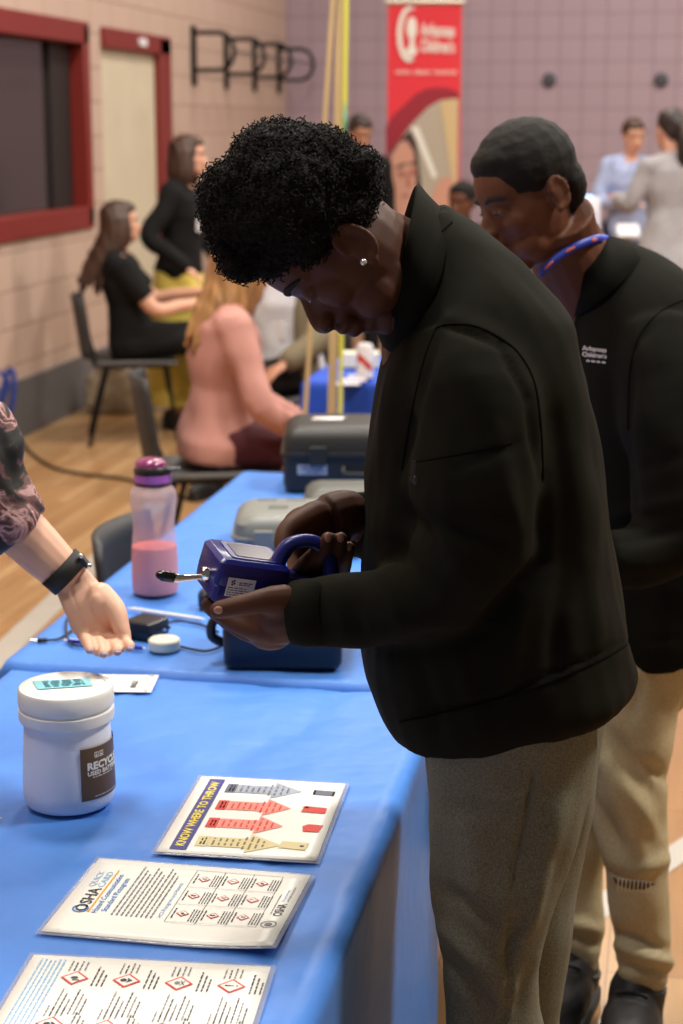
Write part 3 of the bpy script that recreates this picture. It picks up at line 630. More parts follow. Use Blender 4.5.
#@@TUB
pt = G(66, 817, TP); cen = V((pt.x-.003, pt.y+.055, TP)); m1 = MPP(cen)
w = root('plastic_tub', 'white plastic tub with screw lid and brown RECYCLE used batteries label', 'tub', cen)
b = MB(); R = .0655
b.lathe(cen, [(.052, 0), (.060, .004), (.064, .012), (R, .03), (.0635, .075), (.061, .115), (.0605, .13), (.0605, .138)], 48); obj('tub_body', b, M['hdpe'], w)
b = MB(); b.lathe(cen, [(.0605, .128), (.0665, .1285), (.0672, .131), (.0672, .1435), (.0645, .1455), (.0645, .148), (.0668, .1495), (.0675, .152), (.0675, .171), (.065, .175), (.058, .1755), (.057, .1745), (.01, .1745)], 56); obj('lid', b, M['lid'], w)
def tubfn(ang0):
    def fn(x, y):
        r = .0655+( -.0025*max(0, (y-.03)/.085)) + .0006
        a = ang0+x/r
        return cen+V((r*math.cos(a), r*math.sin(a), y))
    return fn
la = math.radians(-66); lf = tubfn(la)
b = MB(); n = 14
b.rings([[lf(.105*i/n, .024+.076*j/6) for i in range(n+1)] for j in range(7)], caps=False, closed=False, mi=0)
lf2 = lambda x, y: (lf(x, y)-cen)*1.0+cen+((lf(x, y)-cen).normalized()*.0006)
b2 = MB(); 
text(b2, lf2, 'RECYCLE', .010, .068, .0105, .066, 0, .045); text(b2, lf2, 'USED BATTERIES', .010, .0595, .0062, .07, 0, .035)
dashes(b2, lf2, .018, .056, .045, .0012); rect(b2, lf2, .022, .086, .016, .0012)
for s_ in (0, .009): 
    for (xx, yy, ww, hh_) in ((.022+s_, .084, .007, .001), (.022+s_, .091, .007, .001), (.022+s_, .084, .001, .008), (.028+s_, .084, .001, .008), (.025+s_, .084, .001, .008)): rect(b2, lf2, xx, yy, ww, hh_)
dashes(b2, lf2, .02, .028, .05, .001); 
lb = obj('label', b, M['label_brown'], w, sharp=0, label='dark brown paper label'); obj('lettering', b2, M['white_ink'], lb, smooth=False)
su = V((.97, .22, 0)); sv = V((-.35, .94, 0)); so = cen+V((-.036, -.02, .1752))
b = MB(); b.poly([so, so+su*.078, so+su*.078+sv*.036, so+sv*.040], 0); b.v = [v+V((0, 0, .0008)) for v in b.v]
st = obj('sticker', b, M['cyan'], w, label='pale cyan sticker on the lid')
b = MB(); sf = lambda x, y: so+su*x+sv*y+V((0, 0, .0014))
for k in range(5): dashes(b, sf, .012, .006+k*.006, .056, .003)
obj('lettering', b, M['teal_ink'], st, smooth=False)
#@@PENS
def pen(name, label, a, c, r, m, tipm=None, cat='pen'):
    w = root(name, label, cat, V(((a.x+c.x)/2, (a.y+c.y)/2, TP)))
    up = V((0, 0, r*1.05)); a, c = a+up, c+up; d = (c-a).normalized()
    b = MB(); b.tube([a, a+d*.01, c-d*.02, c-d*.006], [r*.8, r, r, r*.8], 12, sm=False); obj('barrel', b, m, w)
    b = MB(); b.tube([c-d*.007, c], [r*.6, r*.25], 10, sm=False); obj('tip', b, tipm or m, w); b = MB(); b.tube([a-d*.008, a], [r*.5, r*.5], 8, sm=False); obj('button', b, tipm or m, w)
    b = MB(); b.box(a+d*.02+V((0, 0, r*.9)), .032, .003, .0012, ax=(d, Z1.cross(d), Z1)); obj('clip', b, tipm or m, w)
pen('pen', 'white pen lying between the bottle and the black adapter', G(131, 611, TP), G(205, 622, TP), .0042, M['pen_white'])
pen('pen', 'blue pen lying beneath the open hand', G(68, 643, TP), G(146, 651, TP), .0045, M['pen_blue'], M['pen_white'])
pen('pen', 'white pen end poking in at the left picture edge beside the tub', G(-50, 812, TP), G(2, 821, TP), .0035, M['pen_blue'], M['pen_white'])
# round cream puck
p = G(164, 651, TP); b = MB(); b.lathe(V((p.x, p.y+.01, TP)), [(.026, 0), (.029, .003), (.0295, .018), (.027, .021), (.02, .022), (.002, .022)], 32); obj('round_case', b, M['cream'], at=V((p.x, p.y+.01, TP)), label='small round cream plastic container lying behind the open hand', cat='container')
# adapter
p = G(145, 640, TP); p.y += .03; ax = (V((.88, -.47, 0)).normalized(), V((.47, .88, 0)).normalized(), Z1)
w = root('power_adapter', 'black power adapter with two prongs and a thin cable', 'adapter', p)
b = MB(); b.rbox(p+V((0, 0, .017)), .062, .066, .034, .006, ax=ax, levels=((0, .002), (.08, 0), (.5, 0), (.52, .001), (.54, 0), (.92, 0), (1, .003))); obj('housing', b, M['black_pl'], w)
for s_ in (-1, 1): b = MB(); b.box(p+ax[0]*.04+ax[1]*(.008*s_)+V((0, 0, .02)), .018, .0018, .006, ax=ax); obj('prong', b, M['chrome'], w)
b = MB(); cz = TP+.003
def gp(x, y): q = G(x, y, cz); return q
b.tube([gp(150, 642), gp(158, 640), gp(178, 646), gp(205, 651), gp(222, 646), gp(232, 640)], .0026, 8); obj('cable', b, M['rubber'], w)
w = root('charging_cable', 'thin black cable with a barrel plug lying left of the adapter', 'cable', gp(60, 640))
b = MB(); b.tube([gp(44, 640), gp(58, 639), gp(72, 630), gp(76, 622), gp(72, 614), gp(66, 622), gp(68, 640), gp(80, 646), gp(108, 642), gp(130, 638)], .0024, 8); obj('cord', b, M['rubber'], w)
b = MB(); b.tube([gp(37, 640.5), gp(47, 640)], .0045, 10, sm=False); obj('plug_grip', b, M['rubber'], w)
b = MB(); b.tube([gp(31, 640.5), gp(37, 640.5)], .0028, 10, sm=False); obj('plug_tip', b, M['chrome'], w)
b = MB(); b.tube([gp(160, 624), gp(180, 621), gp(205, 626), gp(218, 632)], .0026, 8); obj('black_cable', b, M['rubber'], label='short black cable running from the adapter prongs to the navy case', cat='cable')
#@@BOTTLE
p = G(154, 596, TP); cb = V((p.x, p.y+.03, TP)); mp = MPP(cb)
w = root('water_bottle', 'frosted lilac water bottle with purple flip lid, half full of pink drink', 'bottle', cb)
prof = [(.035, 0), (.046, .004), (.0485, .014), (.0485, .05), (.0475, .085), (.0455, .11), (.043, .135), (.043, .155), (.0455, .175), (.048, .192), (.048, .207), (.044, .219), (.037, .226), (.036, .229)]
b = MB(); b.lathe(cb, prof, 40); bo = obj('bottle_body', b, M['bottle'], w)
b = MB(); b.lathe(cb, [(r*.975 if h < .2 else r, h+.002*(i == 0)) for i, (r, h) in enumerate(prof[:5])]+[(.0452, .100), (.001, .100)], 40); obj('drink', b, M['drink'], w, label='pink drink inside')
b = MB(); b.lathe(cb, [(.036, .229), (.039, .230), (.039, .233), (.036, .234)], 36); obj('lid_seal', b, M['black_pl'], w)
b = MB(); b.lathe(cb, [(.036, .234), (.0385, .235), (.0385, .251), (.036, .252)], 36); obj('lid_band', b, M['purple'], w)
b = MB(); b.lathe(cb, [(.036, .252), (.0385, .253), (.0385, .262), (.034, .268), (.002, .269)], 36)
b.tube([cb+V((.02, -.006, .262)), cb+V((.046, -.012, .264)), cb+V((.060, -.014, .266))], [.014, .009, .004], 10, flat=(Z1, .5)); obj('lid_spout_cover', b, M['black_pl'], w)
b = MB(); b.lathe(cb+V((-.004, 0, 0)), [(.033, .264), (.032, .274), (.026, .281), (.014, .284), (.001, .285)], 36); obj('lid_dome', b, M['magenta'], w)
#@@CASES
def case(name, label, c, sx, sy, sz, m, ml_, lidm=None, r=.03, lidfrac=.45, rib=True):
    w = root(name, label, 'case', c); h1 = sz*(1-lidfrac)
    ct = V(c)
    b = MB(); b.rbox(ct+V((0, 0, h1/2)), sx, sy, h1, r, levels=((0, .012), (.06, .004), (.25, 0), (.94, 0), (.95, -.006), (1, -.006))); obj('case_base', b, m, w)
    b = MB(); b.rbox(ct+V((0, 0, h1+(sz-h1)/2)), sx, sy, sz-h1, r, levels=((0, -.006), (.08, -.006), (.1, 0), (.6, .002), (.85, .014), (.95, .026), (1, .04))); ld = obj('case_lid', b, lidm or m, w)
    b = MB(); b.rbox(ct+V((0, 0, h1)), sx+.004, sy+.004, .004, r); obj('seam', b, ml_, w)
    for k in (-1, 1):
        b = MB(); b.box(ct+V((k*sx*.28, -sy/2-.008, h1)), .045, .012, .05); obj('latch', b, m, w, bevel=.003)
    b = MB(); hx = .05; b.tube([ct+V((-hx, -sy/2-.006, h1-.03)), ct+V((-hx*.9, -sy/2-.022, h1-.045)), ct+V((hx*.9, -sy/2-.022, h1-.045)), ct+V((hx, -sy/2-.006, h1-.03))], .006, 8); obj('handle', b, m, w)
    return w, ld
# black case at far end of rear table
bc = G(283, 494, TP); bw = .42; H_ = .2
bcen = V((bc.x+bw/2, bc.y+.14, TP))
w, ld = case('hard_case', 'large black hard case with white label on its lid at the table end', bcen, bw, .27, .175, M['case_black'], M['case_line'], r=.03, lidfrac=.42)
b = MB(); o_ = bcen+V((-bw/2+.07, -.015, .1765)); b.quad(o_, o_+V((.085, 0, 0)), o_+V((.095, .05, 0)), o_+V((.012, .05, 0))); 
lo = obj('lid_label', b, M['sticker'], w, solid=.001)
b = MB(); o_ = bcen+V((-bw/2+.035, -.137, .052)); b.box(o_+V((.042, 0, .012)), .078, .004, .026); lo = obj('front_label', b, M['ink_gb'], w)
b = MB(); fn = lambda x, y: o_+V((x, -.003, y)); dashes(b, fn, .012, .016, .06, .004); dashes(b, fn, .03, .006, .046, .004); obj('lettering', b, M['ink_slate'], lo, smooth=False)
# two grey cases
gc = G(230, 558, TP); gcen = V((gc.x+.165, gc.y+.13, TP))
w, ld = case('hard_case', 'flat light grey hard case with rounded corners behind the blue meter', gcen, .32, .24, .092, M['case_grey'], M['case_gline'], r=.05, lidfrac=.6)
b = MB()
for k in range(5):
    b = MB(); b.rbox(gcen+(V((-.09+.07*k, .06, .0925)) if k < 3 else V((-.06, -.03+.02*(k-3), .0925))), .045, .008, .0015, .003); obj('lid_rib', b, M['case_gline'], ld)
g2 = V((P(305, 490, 4.2).x+.13, gcen.y+.24, TP))
case('hard_case', 'darker grey hard case between the light grey case and the black case', g2, .26, .16, .095, M['case_dgrey'], M['case_line'], r=.03, lidfrac=.5)
# navy box under the meter
nc = G(220, 674, TP); ncen = V((nc.x+.11, nc.y+.12, TP))
w = root('equipment_box', 'dark navy plastic box with rounded corners standing under the blue meter', 'box', ncen)
b = MB(); b.rbox(ncen+V((0, 0, .0375)), .215, .2, .075, .02, levels=((0, .008), (.1, .002), (.9, 0), (1, .002))); obj('box_body', b, M['case_navy'], w)
b = MB(); b.rbox(ncen+V((0, 0, .086)), .225, .21, .022, .022, levels=((0, .004), (.3, 0), (.8, .002), (1, .01))); obj('box_lid', b, M['case_navy'], w)
b = MB(); b.tube([ncen+V((-.112, -.03, .08)), ncen+V((-.128, -.035, .07)), ncen+V((-.13, -.035, .045)), ncen+V((-.11, -.03, .03))], .009, 10); obj('side_latch', b, M['black_pl'], w)
bk = G(206, 611, TP); b = MB(); b.rbox(V((bk.x+.02, bk.y+.03, TP+.018)), .075, .05, .036, .016, levels=((0, .003), (.2, 0), (.8, 0), (1, .006))); obj('charger_block', b, M['case_navy'], at=V((bk.x+.02, bk.y+.03, TP)), label='small dark rounded block left of the navy box behind the meter tip', cat='charger')
#@@METER
eL = V((1, .40, -.24)).normalized(); eU = V((.32, -.02, .94)); eU = (eU-eL*eU.dot(eL)).normalized(); eW = eU.cross(eL).normalized()
if eW.y < 0: eW = -eW
O = P(221.5, 560, 2.03)     # near top left corner
w = root('survey_meter', 'dark blue handheld survey meter with chrome probe held by the boy in front', 'meter', P(240, 600, 2.06))
LL, WW, UU = .094, .082, .057
c = O+eL*LL/2+eW*WW/2-eU*UU/2
b = MB(); b.rbox(c, LL, WW, UU, .008, ax=(eL, eW, eU), levels=((0, .006), (.08, .001), (.4, 0), (.42, .0008), (.44, 0), (.92, .001), (1, .006))); obj('meter_body', b, M['meter'], w)
b = MB(); b.rbox(c+eU*(UU/2)+eL*.004, .066, .058, .003, .006, ax=(eL, eW, eU)); sc = obj('display_bezel', b, M['meter'], w)
b = MB(); b.rbox(c+eU*(UU/2+.0018)+eL*.004, .052, .046, .001, .003, ax=(eL, eW, eU)); obj('display_glass', b, M['screen'], sc)
b = MB(); b.rbox(c+eL*(LL/2+.036)-eU*.008, .085, .046, .034, .012, ax=(eL, eW, eU), levels=((0, .006), (.2, 0), (.8, 0), (1, .006))); obj('rear_grip_body', b, M['meter'], w)
b = MB(); hp = [(276, 573, 2.075), (279, 560, 2.08), (288, 546, 2.085), (303, 541, 2.09), (318, 544, 2.095), (328, 556, 2.10), (331, 572, 2.10), (328, 584, 2.10)]
b.tube([P(*q) for q in hp], [.010, .010, .0095, .009, .009, .009, .010, .010], 14, round_caps=True); obj('carry_handle', b, M['meter'], w)
# label on the near face
nf = lambda x, y: O+eL*(.014+x)-eU*(.044-y)-eW*.0012
b = MB(); b.quad(nf(0, 0), nf(.036, 0), nf(.036, .024), nf(0, .024)); so_ = obj('maker_label', b, M['sticker'], w)
nf2 = lambda x, y: nf(x, y)-eW*.0004
b = MB(); 
for q in ((.006, .019), (.009, .017), (.0065, .0155), (.0085, .0205)): disc(b, nf2, q[0], q[1], .0014, None, 0, 8)
dashes(b, nf2, .015, .018, .017, .0012); dashes(b, nf2, .015, .0155, .014, .0012)
for k in range(4): dashes(b, nf2, .002, .0018+k*.003, .028-.004*(k % 2), .0011)
obj('lettering', b, M['ink'], so_, smooth=False)
# chrome probe on the left end face
e0 = O-eU*.030+eW*.030
b = MB(); b.lathe(e0, [(.0085, 0), (.0085, .008), (.007, .010), (.001, .010)], 18, ax=(eW, eU, -eL)); b.tube([e0-eL*.004+eU*.006, e0-eL*.004-eU*.009], .0055, 12, sm=False); obj('probe_socket', b, M['chrome'], w)
t0, t1, t2 = e0-eL*.004-eU*.004, P(178, 578.5, 2.05), P(160, 575, 2.045)
b = MB(); b.tube([t0, (t0+t1)/2, t1, t1+(t2-t1)*.3], [.0032, .0034, .0052, .0064], 14, sm=False); obj('probe_stem', b, M['chrome'], w)
b = MB(); b.tube([t1+(t2-t1)*.3, t2+(t1-t2)*.1, t2], [.0066, .0072, .0055], 14, sm=False, round_caps=True); obj('probe_tip', b, M['gloss_black'], w)
#@@HEAD
def head_frame(fwd, up):
    f = V(fwd).normalized(); u = V(up); u = (u-f*u.dot(f)).normalized(); r = f.cross(u).normalized()
    return r, f, u
def add_head(mb, c, fwd, up, H, nose=1.0, detail=True, jaw=1.0, lip=1.0, cran=1.0, ear=(0, 0)):
    r, f, u = ax = head_frame(fwd, up); c = V(c)
    q = lambda x, y, z: c+r*(x*H)+f*(y*H)+u*(z*H)
    E = lambda p, rad: mb.ell(q(*p), tuple(k*H for k in rad), ax=ax)
    E((0, .34-.41*cran, .13), (.33*cran**.5, .41*cran, .36*cran**.5)); E((0, .06, -.06), (.285, .30, .36)); E((0, .10, -.27), (.22*jaw, .22, .19)); E((0, .255, -.40), (.10*jaw, .10, .085))
    E((0, .20, .12), (.25, .17, .22)); E((0, .285, .075), (.19, .075, .05))
    for s in (-1, 1):
        E((s*.145, .205, -.10), (.11, .125, .11)); E((s*.125, .285, -.005), (.075, .065, .045))
        E((s*.12, .17, -.28), (.12, .14, .12))
    mb.tube([q(0, .30, .07), q(0, .33, .0), q(0, .35+.04*nose, -.07), q(0, .34+.085*nose, -.125), q(0, .33+.07*nose, -.15)], [.04*H, .042*H, .046*H, .050*H, .044*H], 12)
    E((0, .31, -.10), (.085, .10, .10))
    for s in (-1, 1): E((s*.055, .375+.03*nose, -.135), (.04, .055, .034))
    E((0, .335, -.185), (.085, .06, .05))
    E((0, .37, -.225), (.095, .055*lip, .028*lip)); E((0, .36, -.278), (.085, .055*lip, .032*lip)); E((0, .31, -.33), (.08, .07, .06))
    for s in (-1, 1):
        E((s*.315, -.02+ear[0], -.03+ear[1]), (.028, .065, .105))
        if detail:
            pts = [q(s*(.34), -.03+ear[0]-.066*math.cos(a), -.015+ear[1]+.11*math.sin(a)) for a in [(-85+i*(255)/14)*PI/180 for i in range(15)]]
            mb.tube(pts, .016*H, 8, sm=False, round_caps=True)
            pts = [q(s*.33, -.03+ear[0]-.036*math.cos(a), ear[1]+.06*math.sin(a)) for a in [(-60+i*170/8)*PI/180 for i in range(9)]]
            mb.tube(pts, .011*H, 8, sm=False, round_caps=True)
            E((s*.33, .005+ear[0], -.125+ear[1]), (.024, .032, .034))
    return q, ax
def face_parts(parent, q, ax, H, brow=None, eye=None, lip=None, open_eye=True, lips_y=.425):
    for s in (-1, 1):
        b = MB(); b.tube([q(s*.06, .357, .08), q(s*.12, .352, .10), q(s*.18, .315, .09), q(s*.225, .27, .07)], [.012*H, .017*H, .014*H, .007*H], 8)
        obj('eyebrow', b, brow or M['brow'], parent)
        b = MB()
        if open_eye: b.ell(q(s*.125, .322, .0), (.045*H, .034*H, .015*H), ax=ax, nu=10, nv=6)
        else: b.tube([q(s*.08, .335, -.008), q(s*.125, .345, -.022), q(s*.18, .31, -.012)], .006*H, 6)
        obj('eye', b, eye or M['eye'], parent)
    b = MB(); b.ell(q(0, .385, -.228), (.08*H, .045*H, .018*H), ax=ax, nu=10, nv=6); b.ell(q(0, .375, -.275), (.07*H, .045*H, .022*H), ax=ax, nu=10, nv=6)
    obj('lips', b, lip or M['lips_pink'], parent)
#@@FIGURE
def figure(label, at, face, skin, top, bottom, hairf, sit=False, h=1.68, lean=0.0, headf=None, headup=(0, 0, 1), armL=None, armR=None, sleeve='long', bot='trousers', wide=1.0, topname='top', seatz=.45, shoes=None, legs=None, badge=None, topdrop=.06, footf=None):
    """a background person. at: ground point (viewing frame); face: heading angle, degrees from +X, in the viewing frame."""
    k = h/1.68; a = math.radians(face); f = V((math.cos(a), math.sin(a), 0)); r = V((f.y, -f.x, 0)); at = V((at[0], at[1], 0))
    hz = (.93*k if not sit else seatz+.10)
    def L(x, y, z): return at+f*x+r*y+V((0, 0, z))
    def LT(x, y, z):          # torso frame, leaning forward about the hips
        c, s = math.cos(lean), math.sin(lean); zz = z*k
        return L(x*c+zz*s, y*wide, hz+zz*c-x*s)
    w = root('person', label, 'person', at)
    hc = LT(.045, 0, .648); nk = LT(.01, 0, .51)
    hf = V((math.cos(math.radians(headf[0])), math.sin(math.radians(headf[0])), headf[1])) if headf else f
    H = .232*k
    sh = [LT(0, s*.165, .44) for s in (-1, 1)]
    arms = []
    for i, (s, arm) in enumerate(((-1, armL), (1, armR))):
        if arm is None: arm = ((-.02, s*.22, .18), (.03, s*.23, -.06))
        arms.append([sh[i]]+[LT(*p) for p in arm])
    tr = [(-.08, .15, .105, 0), (0, .165, .115, 0), (.10, .14, .10, .01), (.2, .135, .098, .015), (.32, .165, .11, .01), (.42, .175, .10, 0), (.47, .12, .075, -.005), (.5, .06, .055, 0)]
    def torso(mb, g, z0=-.2, z1=9):
        rs = []
        for (z, hw, hd, fo) in tr:
            if z < z0 or z > z1: continue
            ring = []
            for i in range(20):
                t = 2*PI*i/20; cc, ss = math.cos(t), math.sin(t)
                ring.append(LT(fo+(hd*wide+g)*math.copysign(abs(cc)**.85, cc), (hw+g)*math.copysign(abs(ss)**.85, ss), z))
            rs.append(ring)
        mb.rings(rs)
    def armch(mb, g, upto=3):
        for A in arms:
            s_, e, wr = A
            m1_, m2_ = s_.lerp(e, .5), e.lerp(wr, .5)
            if upto >= 3: mb.tube([s_, m1_, e, m2_, wr], [.055+g, .048+g, .040+g, .036+g, .026+g*1.2], 12, round_caps=True)
            elif upto == 1: mb.tube([s_, m1_, s_.lerp(e, .75)], [.058+g, .052+g, .05+g], 12)
    body = MB(); torso(body, 0); armch(body, 0)
    body.tube([LT(-.01, 0, .44), nk, hc-V((0, 0, .02))-hf*.02], [.062, .052, .052], 14)
    q, ax = add_head(body, hc, hf, headup, H, detail=False)
    for A in arms:
        e, wr = A[1], A[2]; d = (wr-e).normalized(); sd = d.cross(V((0, 0, 1))); sd = sd.normalized() if sd.length > .1 else r.copy(); nn = sd.cross(d)
        pc = wr+d*.045
        body.ell(pc, (.05, .038, .018), ax=(d, sd, nn), nu=12, nv=8)
        for j in range(4):
            o_ = sd*(.027-.018*j); body.tube([pc+o_+d*.02, pc+o_+d*(.065)-nn*.006, pc+o_*.9+d*(.095-.006*abs(j-1))-nn*.02], [.0095, .0088, .0075], 8, round_caps=True)
        body.tube([wr+sd*.02+d*.02, wr+sd*.045+d*.045, wr+sd*.05+d*.075], [.011, .010, .008], 8, round_caps=True)
    # legs
    legp = []
    for i, s in enumerate((-1, 1)):
        if sit: hip, kn, an = L(0, s*.09, hz), L(.43*k, s*.11, hz+.0), L(.42*k+.03, s*.10, .09)
        else: hip, kn, an = L(0, s*.09, hz), L(.01, s*.10, .5*k), L(-.01, s*.10, .09)
        if legs: kn, an = L(*legs[i][0]), L(*legs[i][1])
        legp.append((hip, kn, an))
        body.tube([hip, hip.lerp(kn, .5), kn, kn.lerp(an, .4), an, an-V((0, 0, .045))], [.085, .075, .055, .052, .036, .034], 12, round_caps=True)
    blob('body', body, skin, w, .0085, 2)
    # clothing
    t = MB(); torso(t, .014, z0=-.1 if bot != 'x' else 0, z1=.475)
    t.tube([LT(-.01, -.155, .44), LT(-.01, 0, .465), LT(-.01, .155, .44)], [.068, .072, .068], 12, round_caps=True)
    if sleeve == 'long': armch(t, .012)
    elif sleeve == 'short': armch(t, .012, 1)
    if callable(topdrop): topdrop(t, LT, L)
    blob(topname, t, top, w, .0105, 3, wob=(9, .012))
    bt = MB(); torso(bt, .010, z1=.08)
    if bot == 'trousers':
        for hip, kn, an in legp: bt.tube([hip, hip.lerp(kn, .5), kn, kn.lerp(an, .5), an], [.098, .088, .07, .062, .056], 12, round_caps=True)
    elif bot == 'skirt':
        if sit:
            hip = L(0, 0, hz)
            rs = []
            for (x, z, hw, hh_) in ((-.05, hz, .16, .09), (.15, hz+.01, .18, .10), (.35, hz, .19, .10), (.46, hz-.04, .2, .11)):
                rs.append([L(x, hw*math.cos(2*PI*i/18), z+hh_*math.sin(2*PI*i/18)) for i in range(18)])
            bt.rings(rs)
            bt.tube([L(.44, 0, hz-.02), L(.46, 0, .3), L(.46, 0, .2)], [.15, .16, .18], 18)
        else:
            rs = [[L(hd*math.cos(2*PI*i/24), hw*math.sin(2*PI*i/24), z) for i in range(24)] for (z, hw, hd) in ((hz+.1, .14, .10), (hz, .18, .13), (.6, .2, .16), (.3, .23, .19), (.14, .25, .21))]
            bt.rings(rs)
    blob('skirt' if bot == 'skirt' else 'trousers', bt, bottom, w, .0125, 3, wob=(8, .014))
    for hip, kn, an in legp:
        sh_ = MB(); p0 = V((an.x, an.y, 0)); ff = f if not footf else V(footf).normalized(); ax_ = (ff, Z1.cross(ff), Z1)
        sh_.ell(p0+ff*.05+V((0, 0, .045)), (.135, .045, .045), ax=ax_); sh_.ell(p0-ff*.02+V((0, 0, .06)), (.055, .04, .06), ax=ax_)
        sh_.box(p0+ff*.045+V((0, 0, .012)), .24, .075, .022, ax=ax_)
        blob('shoe', sh_, shoes or M['shoe'], w, .009, 2)
    face_parts(w, q, ax, H, brow=M['hair_dark'])
    hairf(w, q, ax, H, LT)
    if badge:
        bb = MB(); o_, m_ = LT(*badge), M['sticker']; bb.box(o_, .012, .065, .085, ax=(f, r, Z1)); obj('name_badge', bb, m_, w, bevel=.003)
        bb = MB(); bb.tube([o_+V((0, 0, .03)), LT(.1, badge[1]*.5+.03, .4), LT(.03, .07, .5)], .004, 6); obj('lanyard', bb, M['rubber'], w)
    return w, q, ax, LT, L
def long_hair(m, length=.35, front=True, part=0, vol=1.0, back=.0):
    def fn(w, q, ax, H, LT):
        b = MB(); E = lambda p, rr: b.ell(q(*p), tuple(k*H for k in rr), ax=ax)
        E((0, -.11, .15), (.375, .43, .39)); E((0, .10, .33), (.27, .25, .17)); E((0, -.3, -.1), (.33, .2, .35))
        L = length/H; dn = V((0, 0, -H))
        for i in range(11):
            a = math.radians(-115+23*i); x, y = .33*math.sin(a)*vol, -.07-.36*math.cos(a)*vol
            top = q(x, y, .12); mid = q(x*1.1, y*1.05, -.3); end = mid+dn*(L*(.75+.1*math.sin(i*2.3)))-ax[1]*(back*H)
            b.tube([top, mid, mid.lerp(end, .5), end], [.11*H, .13*H, .12*H, .05*H], 8, round_caps=True)
        blob('hair', b, m, w, .009, 1, shape=lambda p, n: .005*math.sin(p.x*160+p.y*120)*(.5+.5*noise.noise(p*8)))
    return fn
def short_hair_fn(m, bun=False, tail=None):
    def fn(w, q, ax, H, LT):
        b = MB(); E = lambda p, rr: b.ell(q(*p), tuple(k*H for k in rr), ax=ax)
        E((0, -.10, .17), (.355, .42, .365)); E((0, .12, .34), (.25, .22, .14)); E((0, -.28, -.02), (.29, .2, .25))
        if bun: E((0, -.55, .2), (.16, .15, .16))
        if tail: b.tube([q(0, -.5, .15), q(0, -.62, -.1), q(0, -.6, -.6), q(0, -.55, -1.1)], [.09*H, .15*H, .16*H, .05*H], 10, round_caps=True)
        blob('hair', b, m, w, .009, 1, wob=(40, .006))
    return fn
#@@CHAIR
def chair(label, at, face, backz=.8, group='black stacking chairs'):
    a = math.radians(face); f = V((math.cos(a), math.sin(a), 0)); r = V((f.y, -f.x, 0)); at = V((at[0], at[1], 0)); ax = (f, r, Z1)
    w = root('stacking_chair', label, 'chair', at, group=group)
    L = lambda x, y, z: at+f*x+r*y+V((0, 0, z))
    b = MB(); b.rings([[L(x, .215*t*(1-.1*(x < -.15)), .445-.018*(1-t*t)+.006*math.cos(x*8)) for t in [-1+i/4 for i in range(9)]] for x in [-.22+i*.05 for i in range(10)]], caps=False, closed=False); obj('seat', b, M['chair_pad'], w, solid=.022, bevel=0)
    b = MB(); b.rings([[L(-.22-.05*((z-.44)/.35)-.05*(1-t*t), .20*t*(1-.12*max(0, (z-.68)/.14)**2), z) for t in [-1+i/4 for i in range(9)]] for z in [.47+i*(backz-.47)/7 for i in range(8)]], caps=False, closed=False); obj('backrest', b, M['chair_blk'], w, solid=.018)
    for s in (-1, 1):
        b = MB(); b.tube([L(.17, s*.19, .43), L(.23, s*.22, 0)], .0115, 10, sm=False); obj('leg', b, M['rack'], w)
        b = MB(); b.tube([L(-.14, s*.19, .43), L(-.25, s*.21, 0)], .0115, 10, sm=False); obj('leg', b, M['rack'], w)
        b = MB(); b.tube([L(.17, s*.19, .43), L(-.14, s*.19, .43), L(-.21, s*.19, .45), L(-.25, s*.185, .6)], .0115, 10); obj('side_rail', b, M['rack'], w)
    return w
#@@PEOPLE_BG
# woman A, seated, black top, brown hair, profile to the right
pA = G(140, 450); D = 9.5; XA = P(139, 360, D).x
chair('black stacking chair carrying the woman in the black top by the left wall', (XA-.03, D), 8)
figure('seated woman in a black short-sleeved top with long brown hair, facing right', (XA-.04, D), 8, M['skin_fair2'], M['black_cloth'], M['black_cloth'], long_hair(M['hair_brown'], .36, back=.6), sit=True, h=1.63, lean=-.13, headf=(12, .02), sleeve='short', armL=((.16, -.2, .2), (.42, -.08, .2)), armR=((.15, .21, .17), (.42, .12, .16)), topname='blouse')
# woman B standing, black top, yellow skirt
D = 9.95; XB = P(178, 250, D).x
figure('standing woman in a black top and long yellow skirt with a white badge', (XB, D), -10, M['skin_fair2'], M['black_cloth'], M['yellow'], long_hair(M['hair_brown'], .12), h=1.62, lean=.05, headf=(-5, 0), armL=((.05, -.25, .2), (.2, -.17, .04)), armR=((-.1, .27, .2), (.1, .24, .04)), bot='skirt', badge=(.125, .06, .27), topname='blouse')
# woman C pink cardigan
D = 6.42; XC = P(214, 440, D).x
chair('black stacking chair carrying the woman in the pink cardigan', (XC+.02, D), 8)
figure('seated woman in a pink cardigan with long light brown hair, seen from behind', (XC, D), 14, M['skin_fair2'], M['pink'], M['maroon'], long_hair(M['hair_blond'], .30, back=.45, vol=1.12), sit=True, h=1.66, lean=.12, headf=(24, -.1), armL=((.1, -.24, .2), (.36, -.13, .06)), armR=((.11, .25, .17), (.37, .15, .02)), legs=(((.38, -.1, .5), (.36, -.1, .09)), ((.38, .1, .5), (.36, .1, .09))), topname='cardigan', wide=1.08)
